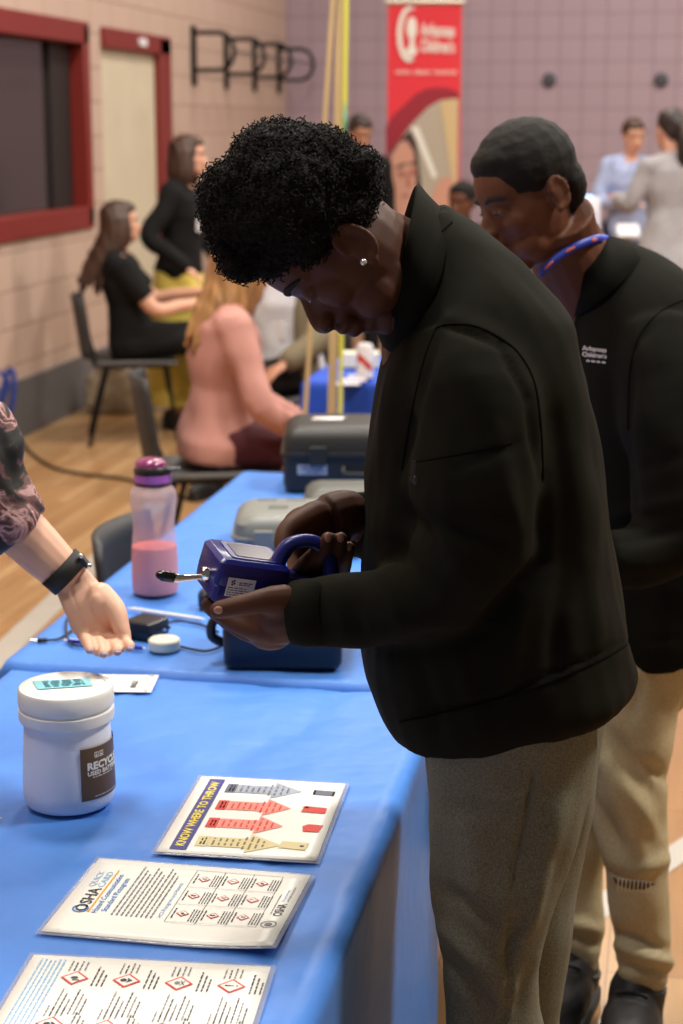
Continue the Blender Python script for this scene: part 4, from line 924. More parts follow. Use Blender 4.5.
# woman D white shirt, olive cardigan
D = 8.3; XD = P(287, 370, D).x
chair('black stacking chair carrying the woman in the white shirt', (XD-.02, D-.02), 235)
wD, q, ax, LT, L = figure('seated woman in a white shirt and olive cardigan behind the pink cardigan', (XD, D), 235, M['skin_tan'], M['white_cloth'], M['black_cloth'], long_hair(M['hair_dark'], .15), sit=True, h=1.66, lean=.0, headf=(215, -.05), armL=((.08, -.24, .2), (.33, -.2, .08)), armR=((.06, .24, .18), (.3, .12, .05)), badge=(.135, -.05, .2), topname='shirt', wide=1.15, sleeve='short')
b = MB()
for s in (-1, 1):
    e_ = LT(*((.08, -.24, .2) if s < 0 else (.06, .24, .18))); wr = LT(*((.33, -.2, .08) if s < 0 else (.3, .12, .05))); s0 = LT(0, s*.17, .43)
    b.tube([s0, s0.lerp(e_, .5), e_, wr.lerp(e_, .15)], [.078, .072, .066, .055], 12, round_caps=True)
    b.tube([LT(.06, s*.13, .44), LT(.10, s*.15, .25), LT(.09, s*.17, .0)], [.04, .05, .06], 10, round_caps=True, flat=(V((0, 1, 0)), .8))
blob('cardigan', b, M['olive'], wD, .011, 3)
# woman E
D = 12.3; XE = P(358, 200, D).x
figure('dark haired woman in black standing between the wooden board and the red banner', (XE, D), -80, M['skin_tan'], M['black_cloth'], M['black_cloth'], short_hair_fn(M['hair_dark'], bun=True), h=1.74, headf=(-70, -.35), lean=.05, topname='jacket', badge=(.125, .04, .3))
# person F
D = 11.0; XF = P(463, 220, D).x
chair('black stacking chair carrying the person in black right of the banner', (XF, D+.02), -100)
figure('person in black with a blue badge strap half hidden behind the second boy', (XF, D), -110, M['skin_brown'], M['black_cloth'], M['black_cloth'], short_hair_fn(M['short_hair']), sit=True, h=1.75, headf=(-120, -.1), topname='jacket', badge=(.13, .02, .3))
# man G
D = 12.9; XG = P(628, 180, D).x
figure('standing man in a pale blue shirt and navy trousers by the far wall', (XG, D), -75, M['skin_fair2'], M['shirt_blue'], M['navy'], short_hair_fn(M['hair_brown']), h=1.72, lean=.04, headf=(-80, -.25), armL=((-.02, -.26, .18), (.06, -.2, .02)), armR=((.04, .25, .2), (.2, .1, .2)), topname='shirt', badge=(.135, -.06, .28), legs=(((.02, -.1, .5), (0, -.14, .09)), ((.02, .1, .5), (0, .14, .09))))
# woman H
D = 10.9; XH = P(673, 180, D).x
def flare(t, LT, L):
    t.rings([[LT(hd*math.cos(2*PI*i/20), hw*math.sin(2*PI*i/20), z) for i in range(20)] for (z, hw, hd) in ((.2, .14, .10), (.0, .2, .15), (-.15, .26, .2))])
figure('woman in a flared grey blazer and black trousers seen from behind', (XH, D), 110, M['skin_fair2'], M['blazer'], M['black_cloth'], short_hair_fn(M['hair_dark'], tail=True), h=1.77, lean=.03, headf=(115, 0), armL=((.06, -.25, .22), (.28, -.22, .26)), armR=((.02, .25, .2), (.1, .22, .0)), topname='blazer', topdrop=flare)
#@@BG_PROPS
# white device with blue light
pd = P(587, 214, 9.0); hgt = .26; base = V((pd.x, 9.0, .74))
tx = W(V((pd.x-.05, 9.0, 0))); TB = (tx.x-.3, tx.x+1.5, tx.y-.3, tx.y+.3)
table('folding_table', 'folding table under a dark blue cover behind the second boy, holding the white device', *TB, .73)
cloth('dark blue cover on the table hidden behind the second boy', *TB, .735, .6, M['tcloth2'], 7.7)
w = root('white_monitor', 'upright white device with a blue light standing right of the second boy', 'device', V((pd.x, 9.0, .74)))
top = P(587, 197, 9.0).z
b = MB(); b.rbox(V((pd.x, 9.0, (top+.74)/2)), .125, .12, top-.74, .025, levels=((0, .004), (.03, 0), (.97, 0), (1, .01))); obj('housing', b, M['device'], w)
b = MB(); b.rbox(V((pd.x-.008, 8.938, (top+.74)/2-.02)), .08, top-.74-.1, .006, .01, ax=(V((1, 0, 0)), V((0, 0, 1)), V((0, -1, 0)))); obj('front_panel', b, M['dev_grey'], w)
b = MB(); b.rbox(V((pd.x-.01, 9.0, top+.003)), .07, .06, .008, .02); obj('indicator_light', b, M['glow'], w)
p = P(628, 231, 12.1); w = root('display_stand', 'white-topped stand between the man in pale blue and the grey blazer', 'stand', V((p.x, p.y, 0)))
b = MB(); b.rbox(p, .15, .12, .02, .01, ax=(V((1, 0, 0)), V((0, .8, .6)), V((0, -.6, .8)))); obj('top_board', b, M['sticker'], w)
b = MB(); b.box((p.x, p.y+.02, p.z/2), .04, .04, p.z-.02); obj('post', b, M['dev_grey'], w)
b = MB(); b.rbox((p.x, p.y+.02, .015), .3, .3, .03, .05); obj('foot_plate', b, M['dev_grey'], w)
# banner
DB = 12.6; bl, br_ = P(386.5, 5, DB), P(463.5, 9, DB); wdt = (br_-bl).length; topz = P(420, 2, DB).z
w = root('banner_stand', "tall red roll-up banner reading Arkansas Children's with a woman's photo", 'banner', V(((bl.x+br_.x)/2, DB, 0)))
x0 = bl.x+.012; fn0 = lambda x, y: V((x0+x, DB+x*.05, topz-y))
b = MB(); n = 10; b.box((bl.x+wdt/2, DB+.01, topz/2+.06), wdt-.02, .004, topz-.14); pn = obj('banner_sheet', b, M['ban_red'], w)
b = MB(); b.tube([(bl.x-.005, DB, topz), (br_.x+.005, DB, topz)], .018, 10, sm=False); obj('top_rail', b, M['ban_sil'], w)
b = MB(); b.box((bl.x+wdt/2, DB+.03, topz/2), .025, .02, topz); obj('support_pole', b, M['ban_sil'], w)
b = MB(); b.rbox((bl.x+wdt/2, DB, .05), wdt+.04, .2, .1, .04, levels=((0, 0), (.6, 0), (1, .03))); obj('banner_base', b, M['ban_sil'], w)
fb = lambda l: (lambda px, py: (lambda q: V((q.x, DB-l, q.z)))(P(px, py, DB)))
L1, L2, L3, L4, L5 = [fb(.006+.004*i) for i in range(5)]
ban_m = [M[k] for k in ('ban_red', 'ban_dk', 'ban_beige', 'ban_sand', 'ban_skin', 'ban_hair', 'ban_white', 'ban_skin2')]
Z = lambda x, y: (370+x*110/512, y*220/1024)
b = MB()
bx0, bx1 = 386.8, 462
def lay(f, pts, mi): b.poly([f(*Z(*p)) for p in pts], mi)
curve_o = [(72, 590), (110, 535), (160, 490), (210, 440), (260, 415), (310, 408), (360, 410), (412, 430)]
curve_i = [(412, 460), (370, 460), (320, 470), (270, 500), (220, 550), (180, 595), (140, 650), (100, 700), (80, 740)]
b.poly([L1(387.6, 300), L1(*Z(74, 700))]+[L1(*Z(*p)) for p in curve_o]+[L1(456, 300)], 1)
b.poly([L2(388, 300), L2(*Z(80, 740))]+[L2(*Z(*p)) for p in reversed(curve_i)]+[L2(456, 300)], 2)
lay(L3, [(325, 468), (408, 460), (400, 1000), (385, 860)], 3)
lay(L4, [(190, 590), (225, 590), (312, 820), (290, 832)], 6)
lay(L3, [(90, 1100), (78, 760), (100, 700), (150, 640), (185, 605), (215, 660), (228, 760), (240, 880), (240, 1100)], 5)
lay(L4, [(95, 1150), (88, 800), (100, 720), (140, 660), (170, 655), (200, 700), (214, 780), (212, 900), (190, 1100)], 4)
lay(L4, [(285, 1200), (290, 900), (320, 840), (350, 820), (385, 830), (396, 900), (396, 1200)], 4)
lay(L5, [(120, 775), (165, 755), (166, 768), (122, 788)], 5); lay(L5, [(180, 755), (226, 750), (226, 763), (182, 768)], 5)
for cc in ((146, 810), (200, 800)): b.poly([L5(*Z(cc[0]+18*math.cos(a_*PI/5), cc[1]+17*math.sin(a_*PI/5))) for a_ in range(10)], 7)
lay(L5, [(170, 800), (178, 800), (190, 870), (168, 872)], 7); lay(L5, [(140, 905), (190, 900), (165, 925)], 7)
obj('banner_photo', b, ban_m, pn, smooth=False)
b = MB(); mpp = MPP(P(420, 60, DB)); o0 = P(*Z(235, 165), DB)
fn = lambda x, y: V((o0.x+x, DB-.012, o0.z+y-.035*x))
text(b, fn, 'Arkansas', 0, 0, 12.5*mpp, 34*mpp, 0, .03); text(b, fn, "Children's", 0, -15.5*mpp, 12.5*mpp, 34*mpp, 0, .03)
o1 = P(*Z(118, 345), DB); fn1 = lambda x, y: V((o1.x+x, DB-.012, o1.z+y))
text(b, fn1, 'HOSPITAL   RESEARCH   FOUNDATION', 0, 0, 3.6*mpp, 61*mpp, 0, .02)
obj('banner_lettering', b, M['ban_white'], pn, smooth=False); b = MB()
o2 = P(*Z(182, 160), DB); fn2 = lambda x, y: V((o2.x+x, DB-.012, o2.z+y))
for i in range(22):
    a0_, a1_ = [math.radians(62+j*(298-62)/22) for j in (i, i+1)]
    g_ = lambda a_, s_: fn2(12*mpp*s_*math.cos(a_)+(1-s_)*2.5*mpp, 27*mpp*s_*math.sin(a_))
    t0_ = 1-.32*math.sin((i)/22*PI); t1_ = 1-.32*math.sin((i+1)/22*PI)
    b.quad(g_(a0_, 1), g_(a0_, t0_*.97), g_(a1_, t1_*.97), g_(a1_, 1), 0)
b.poly([fn2(2.6*mpp+5.2*mpp*math.cos(a_*PI/8), 6*mpp+11*mpp*math.sin(a_*PI/8)) for a_ in range(16)], 0)
b.poly([fn2(1*mpp, -3*mpp), fn2(5*mpp, -3*mpp), fn2(6*mpp, -12*mpp), fn2(9*mpp, -17*mpp), fn2(2*mpp, -23*mpp), fn2(-5*mpp, -17*mpp), fn2(0, -12*mpp)], 0)
obj('banner_logo', b, M['ban_white'], pn, smooth=False)
# wooden A-frame board seen edge-on
DP = 6.15
w = root('board_frame', 'tall upright wooden board with yellow-green painted face, seen edge-on', 'board', V((P(334, 415, DP).x, DP, 0)))
def strip(pa, pb, wpx, dd, m, name, D0=DP):
    a_, c_ = P(*pa, D0), P(*pb, D0); z0_ = 0; d = (c_-a_); t = (0-a_.z)/d.z; g_ = a_+d*t; t2 = (2.32-a_.z)/d.z; h_ = a_+d*t2
    wd = wpx*MPP(a_)/2; b = MB()
    b.add([g_+V((-wd, -dd, 0)), g_+V((wd, -dd, 0)), g_+V((wd, dd, 0)), g_+V((-wd, dd, 0)), h_+V((-wd, -dd, 0)), h_+V((wd, -dd, 0)), h_+V((wd, dd, 0)), h_+V((-wd, dd, 0))], [(3, 2, 1, 0), (4, 5, 6, 7), (0, 1, 5, 4), (1, 2, 6, 5), (2, 3, 7, 6), (3, 0, 4, 7)])
    return obj(name, b, m, w)
strip((341, 0), (332, 400), 9, .02, M['pole_tan'], 'upright')
strip((346.5, 0), (340.5, 400), 4.5, .025, M['pole_yel'], 'painted_face')
b = MB(); a_, c_ = P(344.8, 100, DP), P(344.2, 142, DP); b.add([a_+V((0, -.03, 0)), a_+V((.008, -.03, -.06)), c_+V((.009, -.03, 0)), c_+V((-.006, -.03, 0))], [(0, 1, 2, 3)]); obj('teal_stripe', b, M['pole_teal'], w, solid=.002)
strip((333, 0), (306, 400), 5, .02, M['pole_tan'], 'rear_leg', DP-.02)
# items on the distant table
q0 = G(365, 380, .739); cc = V((q0.x, q0.y+.04, .739))
w = root('drink_can', 'white and red drink can on the distant blue table', 'can', cc)
b = MB(); b.lathe(cc, [(.024, 0), (.032, .006), (.033, .012), (.033, .12), (.026, .132), (.025, .134), (.001, .132)], 24); obj('can_body', b, M['sticker'], w)
b = MB(); b.rings([[cc+V((.0335*math.cos(a_), .0335*math.sin(a_), .05+z_+.018*math.sin(2*a_))) for a_ in [math.radians(-150+12*i) for i in range(10)]] for z_ in (0, .03)], caps=False, closed=False); obj('can_print', b, M['can_red'], w)
b = MB()
for k in range(3):
    q1 = G(348+k*6, 386-k*3, .74); b.box(q1+V((0, .03, .004+.003*k)), .09, .06, .003)
obj('paper_stack', b, M['sticker'], label='loose white papers beside the drink can on the distant table', cat='papers')
q1 = G(352, 368, .74); b = MB(); b.rbox(q1+V((.03, .05, .03)), .16, .1, .055, .015); obj('tissue_box', b, M['cream'], label='low pale box behind the drink can on the distant table', cat='box')
# bag, packet and shoes near the wall, blue strap, floor cord
q1 = G(116, 412)+V((0, -.1, 0)); b = MB(); b.ell(q1+V((0, .1, .13)), (.18, .11, .17)); b.box(q1+V((0, .1, .04)), .32, .18, .08); w = root('tote_bag', 'slumped beige bag on the floor beneath the black-topped woman', 'bag', q1+V((0, .1, 0))); blob('bag_body', b, M['bag'], w, .015, 3, wob=(9, .03))
b = MB(); b.tube([q1+V((-.1, .05, .24)), q1+V((-.05, .0, .33)), q1+V((.08, 0, .33)), q1+V((.12, .05, .24))], .01, 8); obj('strap', b, M['bag'], w)
q1 = G(158, 410); b = MB(); b.box(q1+V((0, 0, .09)), .2, .08, .18, taper=.85); w = root('snack_packet', 'white packet with green print beside the beige bag', 'packet', q1); obj('packet_body', b, M['sticker'], w, bevel=.015)
b = MB(); f_ = lambda x, y: q1+V((x, -.043+.03*y, y)); b.poly([f_(-.08, .03), f_(-.02, .02), f_(.03, .08), f_(.0, .14), f_(-.06, .15)]); b.poly([f_(.03, .03), f_(.08, .05), f_(.07, .09)]); obj('packet_print', b, M['green'], w)
q1 = G(14, 452)
b = MB(); pc_ = P(8, 398, q1.y-.1)
b.tube([pc_+V((.03*math.sin(t_)-.0+.02*math.cos(t_), 0, .13*math.cos(t_)+.02)) for t_ in [2*PI*i/16 for i in range(17)]], .014, 8, sm=False); b.tube([P(0, 372, q1.y-.1), P(8, 382, q1.y-.1), P(2, 400, q1.y-.1), P(-6, 425, q1.y-.1), V((P(-8, 430, q1.y-.1).x, q1.y-.1, .014))], .014, 8)
obj('blue_strap', b, M['cord_blue'], label='blue strap loop hanging at the left edge against the grey baseboard', cat='strap')
b = MB(); fl = lambda x, y: G(x, y, .008); b.tube([fl(-40, 415), fl(10, 430), fl(30, 452), fl(55, 468), fl(90, 475), fl(130, 480), fl(190, 500)], .008, 8); obj('floor_cord', b, M['rubber'], label='dark cord running across the wooden floor on the left', cat='cord')
# empty chair tucked in on the left of the rear table
qc = R2C(-.95, 3.76); chair('empty black chair tucked against the left side of the rear table', (qc.x, qc.y), -10.7, backz=.79)
#@@BOY1
w1 = root('person', 'boy in a black zip jacket and grey trousers bending over the meter in front', 'person', V((.2, 2.15, 0)))
H1 = .248; hc1 = P(335, 232, 2.10)
up1 = V((-.91, -.02, .41)); fw1 = V((-.41, -.05, -.91))
body = MB(); q, ax = add_head(body, hc1, fw1, up1, H1, nose=1.0, lip=1.25, cran=.86, ear=(.033, -.07))
body.tube([P(345, 240, 2.10), P(385, 258, 2.12), P(425, 285, 2.15), P(465, 335, 2.17)], [.058, .056, .06, .075], 18)
# torso core
body.tube([P(460, 320, 2.17), P(480, 450, 2.17), P(490, 600, 2.17), P(500, 720, 2.17)], [.1, .12, .12, .11], 18)
SL, EL, WL = P(478, 375, 2.02), P(486, 560, 1.97), P(306, 613, 2.03)
SR, ER, WR = P(450, 390, 2.30), P(440, 530, 2.36), P(345, 522, 2.25)
SLV1 = [(P(470, 345, 2.06), .072), (P(478, 400, 2.01), .078), (P(478, 480, 1.985), .079), (P(470, 545, 1.98), .074), (P(440, 590, 1.985), .060), (P(400, 606, 2.0), .052), (P(350, 611, 2.02), .045), (P(306, 613, 2.03), .0375)]
SLV2 = [(P(450, 385, 2.30), .075), (P(445, 460, 2.36), .07), (P(430, 525, 2.37), .06), (P(390, 525, 2.30), .05), (P(352, 523, 2.255), .042)]
for A in (SLV1, SLV2): body.tube([p for p, r_ in A], [max(.028, r_*.68) for p, r_ in A], 14)
body.tube([SL, P(460, 340, 2.17), SR], .065, 12)
# left hand (near): thumb lies on the near face of the meter, fingers go under it
def pxh(x, y, D): return P(150+x/3.105, 490+y/3.105, D)
body.tube([WL, pxh(430, 385, 2.03), pxh(385, 390, 2.035), pxh(350, 400, 2.04)], [.030, .036, .037, .027], 14, flat=(V((.3, .95, .1)).normalized(), .72), round_caps=True)
body.tube([pxh(415, 345, 2.02), pxh(350, 345, 2.005), pxh(285, 358, 1.998), pxh(215, 372, 1.998)], [.021, .0155, .0132, .0115], 12, round_caps=True)
for (pts, rr) in (
    ([(380, 440, 2.03), (300, 428, 2.035), (235, 395, 2.05), (180, 355, 2.07)], (.017, .0125, .0112, .0095)),
    ([(375, 450, 2.05), (300, 440, 2.06), (240, 405, 2.075), (185, 365, 2.09)], (.017, .0125, .0112, .0095)),
    ([(378, 455, 2.07), (310, 445, 2.08), (255, 410, 2.095), (215, 380, 2.11)], (.016, .0118, .0105, .009)),
    ([(385, 450, 2.09), (325, 440, 2.10), (280, 410, 2.11), (250, 390, 2.12)], (.014, .0105, .0095, .008))):
    body.tube([pxh(*p_) for p_ in pts], rr, 10, round_caps=True)
body.ell(pxh(375, 440, 2.055), (.03, .034, .022))
# right hand: grips the handle, fingertips towards the viewer
body.ell(pxh(548, 92, 2.19), (.043, .022, .029), ax=(V((.9, 0, .3)).normalized(), V((0, 1, 0)), V((-.3, 0, .9)).normalized()))
body.tube([WR, pxh(610, 72, 2.21), pxh(552, 88, 2.19)], [.029, .031, .032], 14)
body.ell(pxh(492, 112, 2.17), (.034, .022, .027))
body.tube([pxh(515, 82, 2.16), pxh(450, 112, 2.13), pxh(420, 140, 2.115), pxh(416, 190, 2.10)], [.021, .0165, .0135, .0115], 12, round_caps=True)
for (pts, rr) in (
    ([(480, 120, 2.185), (455, 210, 2.175), (455, 255, 2.15), (480, 230, 2.115), (512, 198, 2.10)], (.014, .0122, .0115, .0108, .0098)),
    ([(520, 120, 2.19), (510, 215, 2.18), (510, 262, 2.15), (532, 205, 2.105), (553, 152, 2.09)], (.014, .0122, .0115, .0108, .0098)),
    ([(560, 120, 2.195), (560, 215, 2.18), (562, 265, 2.15), (576, 205, 2.11), (592, 152, 2.095)], (.014, .0120, .0112, .0104, .0094)),
    ([(595, 120, 2.20), (595, 215, 2.185), (598, 255, 2.155), (608, 215, 2.12), (618, 178, 2.11)], (.013, .011, .010, .0092, .0084))):
    body.tube([pxh(*p_) for p_ in pts], rr, 10, round_caps=True)
body1 = blob('body', body, M['skin_dark'], w1, .0032, 3)
for (x, y, D_, rx, rz_) in ((212, 373, 1.9875, .0058, .0048), (553, 148, 2.0805, .0045, .0062), (592, 148, 2.086, .0045, .0062), (618, 175, 2.1025, .004, .0058)):
    b = MB(); b.ell(pxh(x, y, D_), (rx, .0025, rz_)); obj('nail', b, M['nail'], body1)
face_parts(w1, q, ax, H1, open_eye=False, lip=M['lips'])
b = MB(); b.lathe(P(363.5, 262, 2.012), [(.0035, 0), (.004, .001), (.003, .003), (.001, .004)], 12, ax=(V((1, 0, 0)), V((0, 0, 1)), V((0, -1, 0)))); obj('ear_stud', b, M['gem'], w1)
# curly hair: a lobed volume carrying thousands of small coils
hair_c = P(293, 203, 2.10); mh = MPP(hair_c)
b = MB(); lobes = []
hx, hu = V((1, 0, 0)), V((0, 0, 1))
def hp_(x, y, D_, rp): b.ell(P(x, y, D_), (rp*mh, rp*mh, rp*mh), nu=14, nv=9)
for (x, y, rp) in ((292, 195, 66), (255, 215, 48), (330, 195, 48), (280, 175, 50), (248, 238, 34), (320, 172, 42), (352, 195, 28), (236, 200, 36), (345, 205, 26), (357, 170, 20), (360, 193, 19), (300, 225, 40), (268, 250, 24), (238, 260, 17)):
    for dD in (-.035, .035) if rp > 24 else (-.055, .055): hp_(x, y, 2.10+dD, rp)
    hp_(x, y, 2.10, rp)
for (x, y, D_, rp) in ((325, 220, 2.04, 26), (300, 245, 2.03, 20), (285, 215, 2.03, 42)): hp_(x, y, D_, rp)
hm = blob('hair', b, M['afro'], w1, .006, 3, shape=lambda p, n: .008*noise.fractal(p*30, 1.0, 2.0, 3)+.005*noise.noise(p*70))
pts_n = [(v.co.copy(), v.normal.copy()) for v in hm.data.vertices]
random.shuffle(pts_n)
b = MB()
for (p, n) in pts_n[:5200]:
    t = n.orthogonal().normalized(); t = Matrix.Rotation(random.uniform(0, 2*PI), 3, n) @ t; s_ = n.cross(t)
    R_ = random.uniform(.0018, .0036); hgt_ = random.uniform(.003, .011); turns = random.uniform(.8, 1.6); ph = random.uniform(0, 6)
    pts = [p-n*.002+(t*math.cos(ph+turns*2*PI*i/7)+s_*math.sin(ph+turns*2*PI*i/7))*R_+(n+t*.3)*(hgt_*i/7) for i in range(8)]
    b.tube(pts, .0008, 3, sm=False)
ms = mesh_from('curls', b.v, b.f, None, [M['afro']], True, 0); o = bpy.data.objects.new('curls', ms); COL.objects.link(o); o.parent = hm; o['kind'] = 'stuff'
# jacket
def loft(mb, rings_, D0, N=28, e=.85, sub=4):
    n = len(rings_)
    full = []
    for i in range(n-1):
        for k in range(sub):
            t = k/sub
            cr = []
            for j in range(len(rings_[0])):
                a_, b_, c_, d_ = rings_[max(i-1, 0)][j], rings_[i][j], rings_[i+1][j], rings_[min(i+2, n-1)][j]
                cr.append(.5*((2*b_)+(c_-a_)*t+(2*a_-5*b_+4*c_-d_)*t*t+(3*b_-a_-3*c_+d_)*t*t*t))
            full.append(cr)
    full.append(rings_[-1])
    rs = []
    for (fx, fy, bx, by, hw, dd) in full:
        A, B = P(fx, fy, D0+dd), P(bx, by, D0+dd); c_ = (A+B)/2; h_ = (B-A)/2
        rs.append([c_+h_*math.copysign(abs(math.cos(2*PI*i/N))**e, math.cos(2*PI*i/N))+V((0, hw, 0))*math.copysign(abs(math.sin(2*PI*i/N))**e, math.sin(2*PI*i/N)) for i in range(N)])
    mb.rings(rs)
    return rs
D1 = 2.17
b = MB()
loft(b, [(398, 345, 440, 200, .085, 0), (388, 352, 476, 226, .13, 0), (378, 380, 520, 262, .18, 0), (370, 430, 566, 318, .2, 0), (364, 490, 588, 392, .2, 0), (362, 540, 600, 460, .2, 0), (360, 590, 609, 530, .2, 0), (360, 635, 620, 590, .205, 0), (366, 675, 628, 636, .21, 0), (376, 706, 634, 662, .21, 0), (388, 724, 624, 680, .195, 0)], D1)
# near sleeve
for A in (SLV1, SLV2): b.tube([p for p, r_ in A], [r_ for p, r_ in A], 20)
folds1 = [((440, 322), (500, 345), 4, -.004), ((500, 345), (528, 400), 4, -.005), ((528, 400), (545, 480), 6, -.008), ((545, 480), (545, 560), 8, -.009), ((545, 560), (480, 630), 8, -.010), ((480, 635), (380, 650), 8, -.008),
    ((440, 326), (412, 420), 5, -.004), ((412, 420), (398, 480), 5, -.005),
    ((400, 500), (440, 560), 10, -.007), ((425, 505), (470, 580), 9, .006), ((395, 540), (430, 600), 8, -.006), ((380, 560), (400, 625), 7, .005), ((350, 585), (362, 640), 5, -.004), ((335, 580), (345, 640), 4, .003), ((318, 585), (330, 640), 3, -.0025),
    ((450, 470), (530, 440), 5, -.002), ((410, 520), (510, 540), 12, -.005), ((500, 430), (520, 560), 9, .004), ((440, 430), (450, 520), 12, .004),
    ((560, 330), (590, 560), 12, .005), ((555, 420), (565, 600), 10, -.005), ((525, 600), (500, 690), 12, .006), ((560, 590), (552, 680), 10, -.005), ((590, 560), (600, 650), 9, .004), ((420, 660), (440, 740), 10, -.005), ((460, 650), (480, 730), 10, .004),
    ((497, 697), (632, 640), 2.6, -.004), ((395, 716), (497, 699), 2.6, -.004),
    ((400, 330), (440, 318), 4, -.003), ((455, 215), (430, 300), 5, -.003), ((480, 250), (560, 330), 18, .004)]
jk = blob('jacket', b, M['jacket'], w1, .0065, 4, folds=folds1, wob=(13, .006), fold_amp=1.3)
def ringpts(fx, fy, bx, by, hw, dd=0, N=40, D0=D1):
    A, B = P(fx, fy, D0+dd), P(bx, by, D0+dd); c_ = (A+B)/2; h_ = (B-A)/2
    return [c_+h_*math.cos(2*PI*i/N)+V((0, hw, 0))*math.sin(2*PI*i/N) for i in range(N)]
b = MB(); b.rings([ringpts(390, 352, 462, 232, .118), ringpts(384, 344, 443, 213, .116), ringpts(381, 337, 428, 198, .112), ringpts(378, 330, 417, 185, .110)], caps=False)
obj('collar', b, M['jacket'], jk, solid=.006, sharp=0)
cu = MB(); d_ = (P(306, 613, 2.03)-P(340, 612, 2.02)).normalized(); c0 = P(300, 613, 2.032)
cu.tube([c0-d_*.035, c0-d_*.005, c0+d_*.008], [.0395, .0395, .037], 28, caps=False, sm=False); obj('cuff', cu, M['jacket'], jk, solid=.004)
def surface_line(pts, D0, off): return [P(x, y, D0+off) for x, y in pts]
b = MB(); b.box(P(413, 471, 1.925), .004, .003, .024, ax=(V((1, 0, -.1)).normalized(), V((0, 1, 0)), V((.1, 0, 1)).normalized())); b.ell(P(415, 480, 1.923), (.003, .002, .005)); obj('zipper_pull', b, M['steel_grey'], jk)
b = MB(); b.tube([P(394, 318, 2.065), P(393, 330, 2.063)], .002, 6, sm=False); obj('collar_zipper', b, M['steel_grey'], jk)
# trousers
def legt(pts, D0, fl=None):
    bb = []
    for (xa, ya, xb, yb, dd) in pts:
        A, B = P(xa, ya, D0+dd), P(xb, yb, D0+dd); bb.append(((A+B)/2, (B-A).length/2))
    return bb
b = MB()
near = legt([(425, 700, 600, 660, 0), (424, 765, 596, 725, 0), (430, 820, 584, 790, -.01), (431, 870, 568, 845, -.02), (433, 920, 552, 905, -.02), (438, 965, 540, 950, -.02), (447, 1010, 540, 1000, -.01), (452, 1060, 545, 1050, 0), (455, 1130, 542, 1125, 0), (460, 1200, 536, 1196, 0), (464, 1250, 530, 1248, 0)], 2.08)
for pz, nm in ((near, 0),): b.tube([p for p, r_ in pz], [r_ for p, r_ in pz], 20)
far = legt([(440, 700, 610, 665, 0), (440, 765, 600, 735, 0), (450, 830, 592, 800, 0), (460, 880, 580, 860, 0), (466, 930, 572, 915, 0), (470, 975, 566, 970, 0), (474, 1030, 562, 1030, 0), (476, 1080, 556, 1085, 0), (478, 1140, 548, 1140, 0), (480, 1190, 542, 1190, 0)], 2.27)
b.tube([p for p, r_ in far], [r_ for p, r_ in far], 20)
b.tube([P(510, 690, 2.17), P(512, 740, 2.17)], .1, 18, round_caps=True)
foldp = [((535, 760), (515, 880), 2.2, -.0035), ((515, 880), (505, 1024), 2.2, -.004), ((440, 800), (520, 805), 10, -.004), ((440, 890), (510, 930), 8, -.005), ((445, 930), (510, 990), 9, .006), ((440, 960), (500, 1015), 8, -.006), ((530, 900), (505, 960), 7, -.006), ((545, 870), (520, 940), 8, .006), ((530, 970), (515, 1020), 7, -.005), ((560, 800), (540, 880), 10, .004), ((470, 820), (475, 900), 14, .004)]
blob('trousers', b, M['pants_grey'], w1, .007, 3, folds=foldp, wob=(12, .008), fold_amp=1.9)
for pz, s in ((near, 'n'), (far, 'f')):
    c_ = pz[-1][0]; f_ = V((c_.x-.01, c_.y, 0)); b = MB(); fd = V((-1, -.08, 0)).normalized(); ax_ = (fd, Z1.cross(fd), Z1)
    b.ell(f_+fd*.07+V((0, 0, .05)), (.15, .05, .05), ax=ax_); b.ell(f_+V((0, 0, .08)), (.065, .048, .085), ax=ax_); b.box(f_+fd*.06+V((0, 0, .015)), .28, .09, .028, ax=ax_)
    blob('shoe', b, M['shoe'], w1, .007, 3)
#@@BOY2
D2 = 3.1
w2 = root('person', 'boy in a black jacket and ripped tan joggers standing behind, wearing a lanyard', 'person', V((.56, D2, 0)))
H2 = .246; hc2 = P(531, 195, 3.03); up2 = V((-.34, -.03, .94)); fw2 = V((-.86, -.30, -.36))
body = MB(); q2, ax2 = add_head(body, hc2, fw2, up2, H2, lip=1.2, cran=.88, ear=(-.03, 0))
body.tube([hc2-up2*.05-fw2*.03, P(564, 245, 3.07), P(590, 290, 3.1), P(625, 340, 3.12)], [.068, .068, .085, .1], 18)
body.tube([P(630, 330, 3.12), P(650, 450, 3.12), P(650, 600, 3.12)], [.12, .13, .12], 18)
s2, e2, r2 = P(665, 375, 2.93), P(680, 520, 2.86), P(600, 560, 2.78)
s3, e3, r3 = P(640, 370, 3.3), P(630, 500, 3.36), P(560, 560, 3.22)
SLV3 = [(P(655, 340, 2.98), .085), (P(668, 400, 2.91), .088), (P(678, 470, 2.87), .084), (P(672, 530, 2.84), .072), (P(640, 556, 2.81), .058), (P(604, 560, 2.78), .045)]
SLV4 = [(P(640, 360, 3.28), .085), (P(630, 500, 3.36), .075), (P(600, 540, 3.3), .062), (P(566, 558, 3.23), .045)]
